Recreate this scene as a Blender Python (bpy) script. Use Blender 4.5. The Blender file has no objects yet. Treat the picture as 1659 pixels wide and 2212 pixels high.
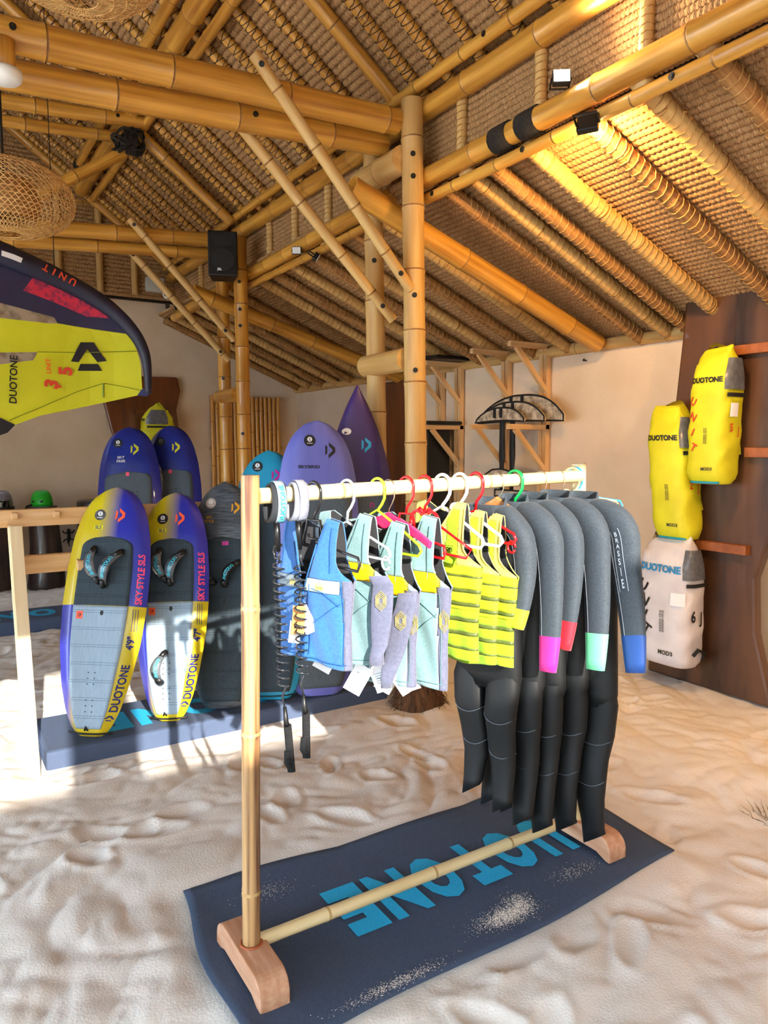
import bpy, bmesh, math, random
import numpy as np
from mathutils import Vector, Matrix, noise as mnoise
random.seed(7); rng = np.random.RandomState(7)
S = bpy.context.scene
COL = S.collection
PI = math.pi
# ------------------------------------------------------------------ camera
TH = math.radians(32); PH = math.atan(146/1600)
cd = bpy.data.cameras.new('camera'); cam = bpy.data.objects.new('camera', cd); COL.objects.link(cam)
cd.sensor_fit = 'HORIZONTAL'; cd.sensor_width = 36; cd.lens = 36*1600/1659
cam.location = (0, 0, 1.65); cam.rotation_euler = (PI/2-PH, 0, -TH)
cd.clip_end = 200
S.camera = cam
# ------------------------------------------------------------------ world, sun, exposure
w = bpy.data.worlds.new('sky'); S.world = w; w.use_nodes = True
bg = w.node_tree.nodes['Background']
bg.inputs[0].default_value = (.68, .84, 1, 1); bg.inputs[1].default_value = 6.6
sd = bpy.data.lights.new('sun', 'SUN'); sd.energy = 10; sd.angle = math.radians(.6); sd.color = (1, .93, .82)
sun = bpy.data.objects.new('sun', sd); COL.objects.link(sun)
sun.rotation_euler = Vector((.16, 1, -.43)).to_track_quat('-Z', 'Y').to_euler()
sun.location = (-1, -6, 5)
cy = S.cycles; cy.max_bounces = 5; cy.diffuse_bounces = 4; cy.glossy_bounces = 2; cy.transmission_bounces = 3; cy.caustics_reflective = False; cy.caustics_refractive = False; cy.use_adaptive_sampling = True; cy.adaptive_threshold = .12; cy.adaptive_min_samples = 16; cy.use_light_tree = False
vs = S.view_settings
vs.view_transform = 'Standard'; vs.look = 'None'; vs.gamma = 1; vs.exposure = 0.52; vs.use_curve_mapping = False

# ------------------------------------------------------------------ helpers
def hx(h):
    h = h.lstrip('#'); r = []
    for i in (0, 2, 4):
        c = int(h[i:i+2], 16)/255
        r.append(c/12.92 if c <= .04045 else ((c+.055)/1.055)**2.4)
    return (*r, 1)

def mat(name, c, c2=None, sc=(8, 8, 8), detail=4, con=(.35, .65), rough=.6, bump=0, bsc=None, metal=0, coat=0,
        sheen=0, emit=0, trans=0, alpha=1, spec=.5, rot=(0, 0, 0)):
    m = bpy.data.materials.new(name); m.use_nodes = True
    nt = m.node_tree; N = nt.nodes; L = nt.links; b = N['Principled BSDF']
    c = hx(c) if isinstance(c, str) else c
    b.inputs['Base Color'].default_value = c; b.inputs['Roughness'].default_value = rough
    b.inputs['Metallic'].default_value = metal; b.inputs['Coat Weight'].default_value = coat
    b.inputs['Sheen Weight'].default_value = sheen; b.inputs['Transmission Weight'].default_value = trans
    b.inputs['Alpha'].default_value = alpha; b.inputs['Specular IOR Level'].default_value = spec
    if emit:
        b.inputs['Emission Color'].default_value = c; b.inputs['Emission Strength'].default_value = emit
    if c2 or bump:
        tc = N.new('ShaderNodeTexCoord')
        def noise(s, d):
            mp = N.new('ShaderNodeMapping'); mp.inputs['Scale'].default_value = s; mp.inputs['Rotation'].default_value = rot
            L.new(tc.outputs['Object'], mp.inputs[0])
            n = N.new('ShaderNodeTexNoise'); n.inputs['Scale'].default_value = 1; n.inputs['Detail'].default_value = d
            L.new(mp.outputs[0], n.inputs[0]); return n
        if c2:
            n = noise(sc, detail); r = N.new('ShaderNodeValToRGB')
            r.color_ramp.elements[0].position, r.color_ramp.elements[1].position = con
            r.color_ramp.elements[0].color = c; r.color_ramp.elements[1].color = hx(c2) if isinstance(c2, str) else c2
            L.new(n.outputs['Fac'], r.inputs[0]); L.new(r.outputs[0], b.inputs['Base Color'])
        if bump:
            n = noise(bsc or sc, 3); bp = N.new('ShaderNodeBump'); bp.inputs['Strength'].default_value = bump
            bp.inputs['Distance'].default_value = .01
            L.new(n.outputs['Fac'], bp.inputs['Height']); L.new(bp.outputs[0], b.inputs['Normal'])
    return m

WM = {}
class Geo:
    def __init__(s): s.v = []; s.f = []; s.m = []
    def add(s, V, F, M=None, mi=0):
        o = len(s.v)
        s.v += [tuple(M @ Vector(p)) for p in V] if M is not None else [tuple(p) for p in V]
        s.f += [tuple(i+o for i in f) for f in F]; s.m += [mi]*len(F); return s
    def box(s, c, d, M=None, mi=0):
        x, y, z = [k/2 for k in d]
        V = [(c[0]+a*x, c[1]+b*y, c[2]+e*z) for e in (-1, 1) for b in (-1, 1) for a in (-1, 1)]
        return s.add(V, [(0, 2, 3, 1), (4, 5, 7, 6), (0, 1, 5, 4), (2, 6, 7, 3), (0, 4, 6, 2), (1, 3, 7, 5)], M, mi)
    def bar(s, p0, p1, w, h, up=(0, 0, 1), mi=0):
        p0 = Vector(p0); p1 = Vector(p1); M, L = frame(p0, p1, up)
        return s.box((0, 0, L/2), (w, h, L), M, mi)
    def tube(s, P, r, n=8, closed=False, cap=True, mi=0, flat=1, ref=None):
        P = [Vector(p) for p in P]; k = len(P); V = []; F = []
        rr = [float(q) for q in r] if hasattr(r, '__len__') else [float(r)]*k
        t0 = (P[1]-P[0]).normalized()
        u = Vector(ref) if ref else (Vector((0, 0, 1)) if abs(t0.z) < .9 else Vector((1, 0, 0)))
        for i in range(k):
            a = P[i-1] if (i or closed) else P[0]; b = P[(i+1) % k] if (i < k-1 or closed) else P[-1]
            t = (b-a).normalized(); u = (u-t*u.dot(t)); u = u.normalized() if u.length > 1e-6 else t.orthogonal().normalized()
            v = t.cross(u)
            V += [P[i]+rr[i]*(math.cos(2*PI*j/n)*u+flat*math.sin(2*PI*j/n)*v) for j in range(n)]
        for i in range(k if closed else k-1):
            q = (i+1) % k
            F += [(i*n+j, i*n+(j+1) % n, q*n+(j+1) % n, q*n+j) for j in range(n)]
        if cap and not closed: F += [tuple(range(n-1, -1, -1)), tuple((k-1)*n+j for j in range(n))]
        return s.add(V, F, None, mi)
    def rings(s, R, cap=(True, True), M=None, mi=0):
        n = len(R[0]); V = [p for r in R for p in r]; F = []
        for i in range(len(R)-1):
            F += [(i*n+j, i*n+(j+1) % n, (i+1)*n+(j+1) % n, (i+1)*n+j) for j in range(n)]
        if cap[0]: F.append(tuple(range(n-1, -1, -1)))
        if cap[1]: F.append(tuple((len(R)-1)*n+j for j in range(n)))
        return s.add(V, F, M, mi)
    def lathe(s, prof, n=16, M=None, mi=0, cap=(True, True)):
        return s.rings([[(r*math.cos(2*PI*j/n), r*math.sin(2*PI*j/n), z) for j in range(n)] for r, z in prof], cap, M, mi)
    def prism(s, poly, d, M=None, mi=0):
        n = len(poly); V = [(x, y, 0) for x, y in poly]+[(x, y, d) for x, y in poly]
        F = [tuple(range(n-1, -1, -1)), tuple(range(n, 2*n))]+[(j, (j+1) % n, n+(j+1) % n, n+j) for j in range(n)]
        return s.add(V, F, M, mi)
    def mesh(s, name, mats, smooth=False):
        me = bpy.data.meshes.new(name); me.from_pydata(s.v, [], s.f)
        for m in (mats if isinstance(mats, (list, tuple)) else [mats]): me.materials.append(m)
        if isinstance(mats, (list, tuple)) and len(mats) > 1: me.polygons.foreach_set('material_index', s.m)
        if smooth: me.polygons.foreach_set('use_smooth', [True]*len(me.polygons))
        me.update(); return me
    def obj(s, name, mats, parent=None, smooth=False, M=None, bevel=0, local=False):
        return link(name, s.mesh(name, mats, smooth), parent, M, bevel, local)

def frame(p0, p1, up=(0, 0, 1)):
    z = (p1-p0); L = z.length; z = z.normalized(); u = Vector(up)
    if abs(z.dot(u)) > .98: u = Vector((0, 1, 0))
    x = u.cross(z).normalized(); y = z.cross(x)
    M = Matrix((x, y, z)).transposed().to_4x4(); M.translation = p0
    return M, L

def link(name, me, parent=None, M=None, bevel=0, local=False):
    o = bpy.data.objects.new(name, me); COL.objects.link(o)
    M = M or Matrix.Identity(4)
    if parent is not None:
        o.parent = parent; pw = WM[parent.name]
        if not local: o.matrix_parent_inverse = pw.inverted()
        WM[o.name] = pw @ M if local else M
    else: WM[o.name] = M
    o.matrix_basis = M
    if bevel:
        b = o.modifiers.new('bevel', 'BEVEL'); b.width = bevel; b.segments = 2; b.limit_method = 'ANGLE'
    return o

def tag(o, label, cat, group=None):
    o['label'] = label; o['category'] = cat
    if group: o['group'] = group
    return o
def thing(name, label, cat, loc=(0, 0, 0), group=None, M=None):
    o = bpy.data.objects.new(name, None); COL.objects.link(o); o.empty_display_size = .1
    M = M or Matrix.Translation(loc); o.matrix_basis = M; WM[o.name] = M
    return tag(o, label, cat, group)
def struct(o): o['kind'] = 'structure'; return o

_T = {}
def text(s, size=1, bold=0, sx=1):
    k = (s, bold)
    if k not in _T:
        c = bpy.data.curves.new('t', 'FONT'); c.body = s; c.size = 1; c.offset = bold; c.resolution_u = 3
        c.align_x = 'CENTER'; c.align_y = 'CENTER'
        o = bpy.data.objects.new('t', c); COL.objects.link(o)
        dg = bpy.context.evaluated_depsgraph_get(); me = bpy.data.meshes.new_from_object(o.evaluated_get(dg))
        V = np.array([v.co[:] for v in me.vertices]) if len(me.vertices) else np.zeros((0, 3))
        F = [tuple(p.vertices) for p in me.polygons]
        V[:, :2] -= (V[:, :2].max(0)+V[:, :2].min(0))/2
        bpy.data.objects.remove(o); bpy.data.curves.remove(c); bpy.data.meshes.remove(me)
        _T[k] = (V, F)
    V, F = _T[k]; V = V*size; V = V.copy(); V[:, 0] *= sx
    return V, F
LOGO = [[(0, .18), (.03, .85), (.24, .72), (.2, .32)], [(.38, 1), (1, .67), (1, .38), (.33, 0), (.33, .24), (.7, .45), (.7, .57), (.4, .76)]]
def logo(size):
    V = []; F = []
    for p in LOGO:
        F.append(tuple(range(len(V)+len(p)-1, len(V)-1, -1))); V += [((x-.5)*size*.64, (y-.5)*size, 0) for x, y in p]
    return np.array(V), F
def rot2(V, a, cx=0, cy=0):
    c, s_ = math.cos(a), math.sin(a); V = np.array(V, float)
    return np.stack([V[:, 0]*c-V[:, 1]*s_+cx, V[:, 0]*s_+V[:, 1]*c+cy, V[:, 2]], 1)

# ------------------------------------------------------------------ materials
BAM = mat('bamboo_golden', '#e2a746', '#a0641e', (22, 22, .9), 6, (.34, .70), .38, .12, (60, 60, 2), coat=.25)
NODE = mat('bamboo_node', '#7d5428', '#a3733a', (30, 30, 30), rough=.6)
NODEL = mat('bamboo_node_pale', '#b18d58', '#cdab74', (30, 30, 30), rough=.6)
BAM2 = mat('bamboo_pale', '#d6b070', '#b08040', (16, 16, 1.2), 5, (.3, .75), .5, .12, (70, 70, 2))
BAMR = mat('bamboo_rack', '#c39a68', '#65402a', (40, 40, 1.3), 6, (.42, .64), .42, .1, (90, 90, 2))
BAML = mat('bamboo_blond', '#e9d3a2', '#cfae72', (20, 20, 1.6), 5, (.35, .8), .45, .08, (70, 70, 2))
STRAW = mat('straw', '#dcae76', '#8a5a2e', (40, 260, 40), 4, (.3, .7), .85, .9, (60, 420, 60))
STRAW2 = mat('straw_wrap', '#b3834d', '#82562a', (60, 60, 6), 4, (.3, .7), .8, .6, (90, 90, 12))
TWINE = mat('twine_light', '#c79a5c', '#a4763c', (30, 30, 30), rough=.8)
TWINED = mat('twine_dark', '#4a2f18', '#2c1a0c', (30, 30, 30), rough=.8)
PLAST = mat('plaster', '#e6cfb4', '#dcc3a5', (3, 3, 3), 6, (.3, .7), .9, .25, (40, 40, 40))
SAND = mat('sand', '#ebe4dc', '#dcd1c6', (1.6, 1.6, 1.6), 8, (.3, .7), .95, .22, (120, 120, 120))
PINE = mat('pine', '#e3bd8c', '#cb9659', (30, 30, 2.5), 5, (.3, .75), .55, .1, (60, 60, 4))
SLAB = mat('slab_wood', '#5a2f16', '#2c150a', (9, 9, 1.2), 6, (.25, .75), .38, .15, (20, 20, 2), coat=.3)
BLACK = mat('black_plastic', '#0c0c0d', rough=.4)
BOLT = mat('bolt_steel', '#1a1510', rough=.5)
ROPE = mat('black_rope', '#15110d', '#2a221a', (90, 90, 90), rough=.9, bump=.8)
WHITE = mat('white_plastic', '#e9e7e2', rough=.4)

# ------------------------------------------------------------------ bamboo
def bamboo_geo(L, r, node=.42, hollow=(False, False), n=14, taper=.97, seed=0):
    R = random.Random(seed); prof = []; z = R.uniform(.3, .9)*node; zs = [0]
    while z < L-.06: zs.append(z); z += node*R.uniform(.8, 1.2)
    ND = []
    for i, a in enumerate(zs):
        b = zs[i+1] if i+1 < len(zs) else L
        rr = lambda q: r*(1-(1-taper)*q/L)
        if i: ND.append(len(prof)); prof += [(rr(a)*1.0, a-.02), (rr(a)*1.045, a-.011), (rr(a)*1.06, a-.006), (rr(a)*1.0, a-.002), (rr(a)*1.035, a+.004), (rr(a)*.985, a+.016)]
        else: prof.append((rr(a), a))
        if b-a > .12: prof += [(rr(a)*.975, a+(b-a)*.3), (rr(a)*.975, a+(b-a)*.65)]
    prof.append((r*taper, L))
    g = Geo()
    if hollow[1]: prof += [(r*taper*.8, L), (r*taper*.78, L-.08)]
    if hollow[0]: prof = [(r*.78, .08), (r*.8, 0)]+prof
    g.lathe(prof, n)
    for k in ND:
        k += 2 if hollow[0] else 0
        for ring in (k+2, k+3): 
            for j in range(n): g.m[ring*n+j] = 1
    return g
def bamboo(name, p0, p1, r, m=None, parent=None, node=.42, hollow=(False, False), label=None, cat=None, group=None, bolts=(), n=14, seed=None):
    p0 = Vector(p0); p1 = Vector(p1); M, L = frame(p0, p1)
    g = bamboo_geo(L, r, node, hollow, n, seed=seed if seed is not None else int(abs(p0.x*91+p0.y*37+p0.z*53)*10))
    o = g.obj(name, [m or BAM, NODEL if m in (BAML, BAMR) else NODE], parent, True, M)
    sm = o.modifiers.new('edge', 'EDGE_SPLIT'); sm.split_angle = math.radians(50)
    if label: tag(o, label, cat, group)
    for t, ang in bolts:   # a bolt head: distance along, angle about the axis (world heading)
        c = M @ Vector((0, 0, t)); d = Vector((math.cos(ang), math.sin(ang), 0)); z = (p1-p0).normalized()
        d = (d-z*d.dot(z)).normalized()
        b = Geo().tube([c+d*(r*.9), c+d*(r*1.06)], .016, 8); b.tube([c+d*(r*1.0), c+d*(r*1.15)], .009, 6)
        b.obj('bolt', BOLT, o)
    return o
CAMA = math.atan2(-.85, -.53)   # heading towards the photographer
# ================================================================== SETTING
XW, YB = 4.69, 9.9          # inner faces of the right and back walls
XC = 2.6                    # column line
Y0 = -1.5                   # front edge of the roof
def zu(x): return 3.953-.75*(x-XC)
def zl(x): return 3.343-.418*(x-2.72)
# ---- sand floor
def vnoise(X, Y, f, seed):
    r = np.random.RandomState(seed); T = r.rand(256, 256)
    x = X*f; y = Y*f; xi = np.floor(x).astype(int); yi = np.floor(y).astype(int)
    u = x-xi; v = y-yi; u = u*u*(3-2*u); v = v*v*(3-2*v)
    a = T[xi % 256, yi % 256]; b = T[(xi+1) % 256, yi % 256]; c = T[xi % 256, (yi+1) % 256]; d = T[(xi+1) % 256, (yi+1) % 256]
    return (a*(1-u)+b*u)*(1-v)+(c*(1-u)+d*u)*v
def sand_height(X, Y):
    wx = X+.25*vnoise(X, Y, 1.7, 1); wy = Y+.25*vnoise(X, Y, 1.7, 2)
    h = .05*(vnoise(wx, wy, 1.1, 3)-.5)
    # soft mounds parted by thin creases
    h += .024*(np.abs(2*vnoise(wx*.8+wy*.6, (wy*.8-wx*.6)*1.5, 2.9, 4)-1)**.8-.4)
    h += .014*(np.abs(2*vnoise(wx*.7-wy*.7, (wy*.9+wx*.3)*1.4, 6.5, 5)-1)**.8-.4)
    h += .007*(np.abs(2*vnoise(wx*.9-wy*.4, wy*.9+wx*.4, 13, 8)-1)**.8-.4)
    m = np.clip((vnoise(X, Y, 2.3, 21)-.62)*6, 0, 1)      # patches of shoe-sole ripples
    h += m*.0022*np.sin((X*.7+Y*.9+.1*vnoise(X, Y, 3, 22))*210)
    return h
NX, NY = 430, 610
gx = np.linspace(-2.2, 4.72, NX); gy = np.linspace(.2, 9.95, NY)
X, Y = np.meshgrid(gx, gy, indexing='ij'); Hh = sand_height(X, Y)
r = np.random.RandomState(3)
for _ in range(420):          # heel and toe prints
    cx, cy = r.uniform(-2, 4.6), r.uniform(.3, 9.6); a = r.uniform(0, PI); l, wd = r.uniform(.07, .13), r.uniform(.04, .06)
    dx, dy = X-cx, Y-cy; p = (dx*math.cos(a)+dy*math.sin(a))/l; q = (-dx*math.sin(a)+dy*math.cos(a))/wd; d = p*p+q*q
    Hh += np.where(d < 4, -.02*np.exp(-d*1.3)+.009*np.exp(-(d-1.6)**2*2), 0)
def flat_zone(x0, x1, y0, y1, z, m=.12):
    global Hh
    dx = np.maximum(np.maximum(x0-X, X-x1), 0); dy = np.maximum(np.maximum(y0-Y, Y-y1), 0)
    k = np.clip(np.sqrt(dx*dx+dy*dy)/m, 0, 1); k = k*k*(3-2*k); Hh = np.where(k < 1, z*(1-k)+np.maximum(Hh, -.03)*k, Hh)
flat_zone(.7, 2.5, 1.75, 2.55, -.004); flat_zone(.4, 2.6, 3.98, 4.5, -.01); flat_zone(.3, 1.9, 7.1, 7.6, -.01)
Hh += .05*np.clip((X-4.2)/.5, 0, 1)**2*(.5+vnoise(X, Y, 5, 9))+.05*np.clip((Y-9.3)/.6, 0, 1)*(.4+vnoise(X, Y, 4, 11))
g = Geo(); V = np.stack([X, Y, Hh], 2).reshape(-1, 3)
I = (np.arange(NX-1)[:, None]*NY+np.arange(NY-1)[None]).reshape(-1)
g.v = V.tolist(); g.f = np.stack([I, I+NY, I+NY+1, I+1], 1).tolist(); g.m = [0]*len(g.f)
floor = struct(g.obj('floor', SAND, None, True))
o = struct(Geo().box((0, 0, -.09), (60, 60, .1)).obj('ground', SAND))
# ---- plaster walls
g = Geo().box((XW+.1, (YB+Y0)/2+.05, 1.24), (.2, YB-Y0+.3, 2.6)); struct(g.obj('wall_right', PLAST))
poly = [(-6, -.06), (XW, -.06), (XW, 2.5), (4.4, 2.6), (2.98, 3.19), (2.98, 3.4), (2.88, 3.4), (2.88, 3.55), (-6, 3.55)]
Mxz = Matrix(((1, 0, 0, 0), (0, 0, 1, YB), (0, 1, 0, 0), (0, 0, 0, 1)))
struct(Geo().prism(poly, .2, Mxz).obj('wall_back', PLAST))
struct(Geo().box((-3.3, 8.1, 1.75), (.2, 3.9, 3.7)).obj('wall_left_blocker', PLAST))  # unseen, added to cut daylight reaching the back and right
# ---- straw rolls: one twisted roll, shared by every row
def roll_mesh(name, L, r=.025, per=.032, seed=0):
    ns = int(L/per*4); R = random.Random(seed); na = 7; V = []; F = []
    for i in range(ns+1):
        y = L*i/ns
        for j in range(na):
            th = PI*j/(na-1)
            k = (y/per+.32*j/(na-1)*2+.15*math.sin(y*5+seed)) % 1
            b = 1+.42*abs(math.sin(PI*k))**.7-.24
            V.append((-r*b*math.cos(th)*1.02, y, -r*b*math.sin(th)))
    for i in range(ns):
        for j in range(na-1): F.append((i*na+j, i*na+j+1, (i+1)*na+j+1, (i+1)*na+j))
    return Geo().add(V, F).mesh(name, STRAW, True)
PITCH = .046
def roll_field(parent, me, M, n, pitch=PITCH, jit=.25, n0=0):
    for i in range(n):
        k = Matrix.Translation((pitch*(i+n0), -random.random()*jit, -.002*random.random())) @ Matrix.Rotation(random.uniform(-.15, .15), 4, 'Y')
        link('straw_roll', me, parent, M @ k)
LR = 11.2
RU = roll_mesh('straw_roll', LR, .0235, .036, 1); RL = roll_mesh('straw_roll', LR+.7, .0215, .032, 2)
RC = roll_mesh('straw_roll', LR, .0185, .026, 3); RB = roll_mesh('straw_roll', 5.2, .025, .03, 4)
BACK = mat('thatch_back', '#2c1b0c', '#1c1006', (30, 30, 30), rough=.95)
def slab_plane(name, xa, za, xb, zb, y0, y1, t=.08, m=None):
    g = Geo(); V = [(xa, y0, za), (xb, y0, zb), (xb, y1, zb), (xa, y1, za)]; V += [(x, y, z+t) for x, y, z in V]
    g.add(V, [(0, 1, 2, 3), (7, 6, 5, 4), (0, 4, 5, 1), (1, 5, 6, 2), (2, 6, 7, 3), (3, 7, 4, 0)])
    return struct(g.obj(name, m or BACK))
YE = 9.4
cu = slab_plane('ceiling', -1.2, zu(-1.2), 2.9, zu(2.9), Y0, YE)
A1 = math.atan(.75); A2 = math.atan(.418)
M = Matrix.Translation((-.55, Y0, zu(-.55))) @ Matrix.Rotation(A1, 4, 'Y')
roll_field(cu, RU, M, int(3.44/math.cos(A1)/PITCH)+1)
cl = slab_plane("ceiling.001", 2.86, zl(2.86), XW+.2, zl(XW+.2), Y0, YB+.1)
M = Matrix.Translation((2.74, Y0, zl(2.74))) @ Matrix.Rotation(A2, 4, 'Y')
roll_field(cl, RL, M, int(2.1/math.cos(A2)/.043)+1, .043)
slab_plane('ceiling.002', -6.2, zu(-1.2)-3.75, -1.2, zu(-1.2), Y0, YB+.2)
# clerestory straw between the two roofs, and the straw gable at the far end
ck = struct(Geo().box((2.85, (Y0+YB)/2, 3.55), (.06, YB-Y0, .60)).obj('wall_clerestory', BACK))
M = Matrix.Translation((2.69, Y0, 3.20)) @ Matrix.Rotation(-PI/2, 4, 'Y') @ Matrix.Rotation(PI, 4, 'Z') @ Matrix.Translation((0, -LR, 0))
M = Matrix.Translation((2.81, Y0, 3.27)) @ Matrix(((0, 0, 1, 0), (0, 1, 0, 0), (1, 0, 0, 0), (0, 0, 0, 1)))
roll_field(ck, RC, M, 16, .036, .1)
gp = [(-4, 3.4), (2.84, 3.4), (2.84, zu(2.84)+.03), (-1.2, zu(-1.2)+.03), (-4, zu(-1.2)-2.1)]
ge = struct(Geo().prism(gp, .06, Matrix(((1, 0, 0, 0), (0, 0, 1, YE+.02), (0, 1, 0, 0), (0, 0, 0, 1)))).obj('wall_gable', BACK))
M = Matrix.Translation((2.84, YE, 3.45)) @ Matrix(((0, -1, 0, 0), (0, 0, 1, 0), (1, 0, 0, 0), (0, 0, 0, 1)))
roll_field(ge, RB, M, 52, .047, .1)
# unseen front gable; its eave height and solid right panel are shaped to block sun
fp = [(-5.5, 3.09), (1.95, 3.09), (1.95, -.05), (XW+.2, -.05), (XW+.2, 2.5), (2.82, 3.4), (2.82, zu(2.82)), (-1.2, zu(-1.2)), (-5.5, 3.40)]
struct(Geo().prism(fp, .06, Matrix(((1, 0, 0, 0), (0, 0, 1, Y0-.02), (0, 1, 0, 0), (0, 0, 0, 1)))).obj('wall_front', BACK))
# ---- rafters, wrapped in twine
def twine_mesh(name, L, r, pitch, tr, m, zig=False, seed=0):
    R = random.Random(seed); g = Geo(); P = []; n = int(L/pitch*10)
    for i in range(n):
        a = 2*PI*i/10; z = L*i/n+R.uniform(-.3, .3)*pitch*.35
        k = (r+tr*.7)
        P.append((k*math.cos(a), k*math.sin(a), z))
    g.tube(P, tr, 4)
    if zig:
        P = [((r+tr)*math.cos(-2*PI*i/10), (r+tr)*math.sin(-2*PI*i/10), L*i/n) for i in range(n)]
        g.tube(P, tr, 4)
    return g.mesh(name, m)
def rafters(parent, ys, xa, xb, zf, r, dz, meb, met, skip=()):
    p0 = Vector((xa, 0, zf(xa)-dz)); p1 = Vector((xb, 0, zf(xb)-dz)); M, L = frame(p0, p1)
    for y in ys:
        k = Matrix.Translation((0, y+random.uniform(-.025, .025), 0)) @ M @ Matrix.Rotation(random.uniform(0, 6), 4, 'Z') @ Matrix.Translation((0, 0, random.uniform(-.02, .02)))
        o = link('bamboo_rafter', meb, parent, k); link('twine', met, o, k)
LU = (2.84+.6)/math.cos(A1)
mu = bamboo_geo(LU, .036, .35, seed=5).mesh('bamboo_rafter', [BAM, NODE], True); tu = twine_mesh('twine', LU, .036, .055, .0028, TWINED, True, 1)
ysu = [y for y in np.arange(-1.2, 9.3, .285) if abs(y-4.12) > .12 and abs(y-6.9) > .12]
rafters(cu, ysu, -.6, 2.84, zu, .036, .062, mu, tu)
LL = (XW-.02-2.77)/math.cos(A2)
ml = bamboo_geo(LL, .046, .4, seed=6).mesh('bamboo_rafter', [STRAW2, NODE], True); tl = twine_mesh('twine', LL, .046, .05, .0035, TWINE, False, 2)
ml2 = bamboo_geo(LL, .046, .4, seed=8).mesh('bamboo_rafter', [BAM2, NODE], True)
ysl = [-1.2, -.8, -.4, 0, .4, .8, 1.2, 1.58, 1.95, 2.31, 2.67, 3.05, 3.37, 3.52, 3.80, 4.55, 4.92, 5.3, 5.67, 6.05, 6.42, 6.75, 7.42, 7.8, 8.2, 8.6, 9.0, 9.4, 9.75]
rafters(cl, ysl[::2], 2.77, XW-.02, zl, .046, .085, ml, tl); rafters(cl, ysl[1::2], 2.77, XW-.02, zl, .046, .085, ml2, tl)
# main smooth rafters
def xm(x, y, f, d): return (x, y, f(x)-d)
bamboo('bamboo_rafter', xm(-.6, 4.12, zu, .09), xm(2.76, 4.12, zu, .09), .05, BAM, cu, .7)
bamboo('bamboo_rafter', xm(-.6, 6.9, zu, .16), xm(2.60, 6.9, zu, .2), .05, BAM, cu, .6)
bamboo('bamboo_rafter', xm(-.6, 9.2, zu, .1), xm(2.72, 9.2, zu, .1), .05, BAM, cu, .6)
# vertical wrapped battens of the clerestory and gable
vb = bamboo_geo(.44, .034, .22, seed=3).mesh('batten', BAM2, True); tv = twine_mesh('twine', .44, .034, .035, .003, TWINE, False, 4)
for y in (.9, 1.62, 2.28, 2.93, 3.58, 4.62, 5.25, 5.85, 6.38, 7.6, 8.3):
    k = Matrix.Translation((2.775, y, 3.30)); o = link('batten', vb, ck, k); link('twine', tv, o, k)
vg = bamboo_geo(1.1, .04, .3, seed=4).mesh('batten', BAM2, True)
for x in (.6, 1.02, 1.45, 1.9, 2.3): link('batten', vg, ge, Matrix.Translation((x, YE-.05, 3.45)))
# bamboo along the wall tops
struct(bamboo('trim_1', (XW-.02, -1, 2.46), (XW-.02, YB-.02, 2.43), .05, BAM2, node=.8))
struct(bamboo('trim_2', (-2, YB-.06, 3.55), (2.98, YB-.06, 3.60), .075, BAM2, node=.9))

# ================================================================== FRAME OF THE HALL
ca = CAMA  # column and beam coordinates in this section: scaled about the camera, then baked
def column(x, y, top, r, lean, label, bolts, seed):
    return bamboo('bamboo_column', (x+.0, y-lean*.5, -.05), (x, y+lean*.5, top), r, BAM if y > 6 else BAM2, None, .36, (False, True), label, 'column', 'bamboo columns', [(b, ca) for b in bolts], 18, seed)
c1 = column(2.62, 3.825, 3.715, .069, .10, 'thick pale bamboo column with open top standing behind the purple surfboard', (2.6, 3.43, 2.15, 3.3), 11)
c1b = column(2.62, 4.285, 3.63, .066, .10, 'bamboo column carrying the tie beam ends, directly behind the open-topped column', (2.9,), 12)
c2 = column(2.62, 6.70, 3.57, .066, .06, 'bamboo column right of the loudspeaker, in front of the bamboo screen', (1.8, 2.8, 3.2, 2.95), 13)
c2b = column(2.62, 7.19, 3.52, .064, .06, 'bamboo column beneath the loudspeaker, paired behind another column', (2.35,), 14)
# palm-fibre root collar of the near column
FIB = mat('root_fibre', '#6a4426', '#3a2313', (60, 60, 8), rough=.95, bump=1)
g = Geo(); P = [(.072, .36), (.10, .3), (.13, .2), (.15, .1), (.17, 0), (.15, -.05)]
g.lathe(P, 18, Matrix.Translation((2.62, 3.78, 0)))
for i in range(260):
    a = random.uniform(0, 6.28); z = random.uniform(0, .3); rr = .17-.25*z
    p = Vector((2.62+rr*math.cos(a), 3.78+rr*math.sin(a), z)); d = Vector((math.cos(a), math.sin(a), random.uniform(-1.5, .2)))*.05
    g.tube([p, p+d*.6, p+d+Vector((0, 0, -.015))], [.002, .0016, .0008], 3)
g.obj('root_collar', FIB, c1, True)
def beam(p0, p1, r, label, m=None, hollow=(False, False), node=.55, bolts=(), cat='beam', name='bamboo_beam', group=None, seed=None):
    return bamboo(name, p0, p1, r, m or BAM, None, node, hollow, label, cat, group, bolts, 16, seed)
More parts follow.
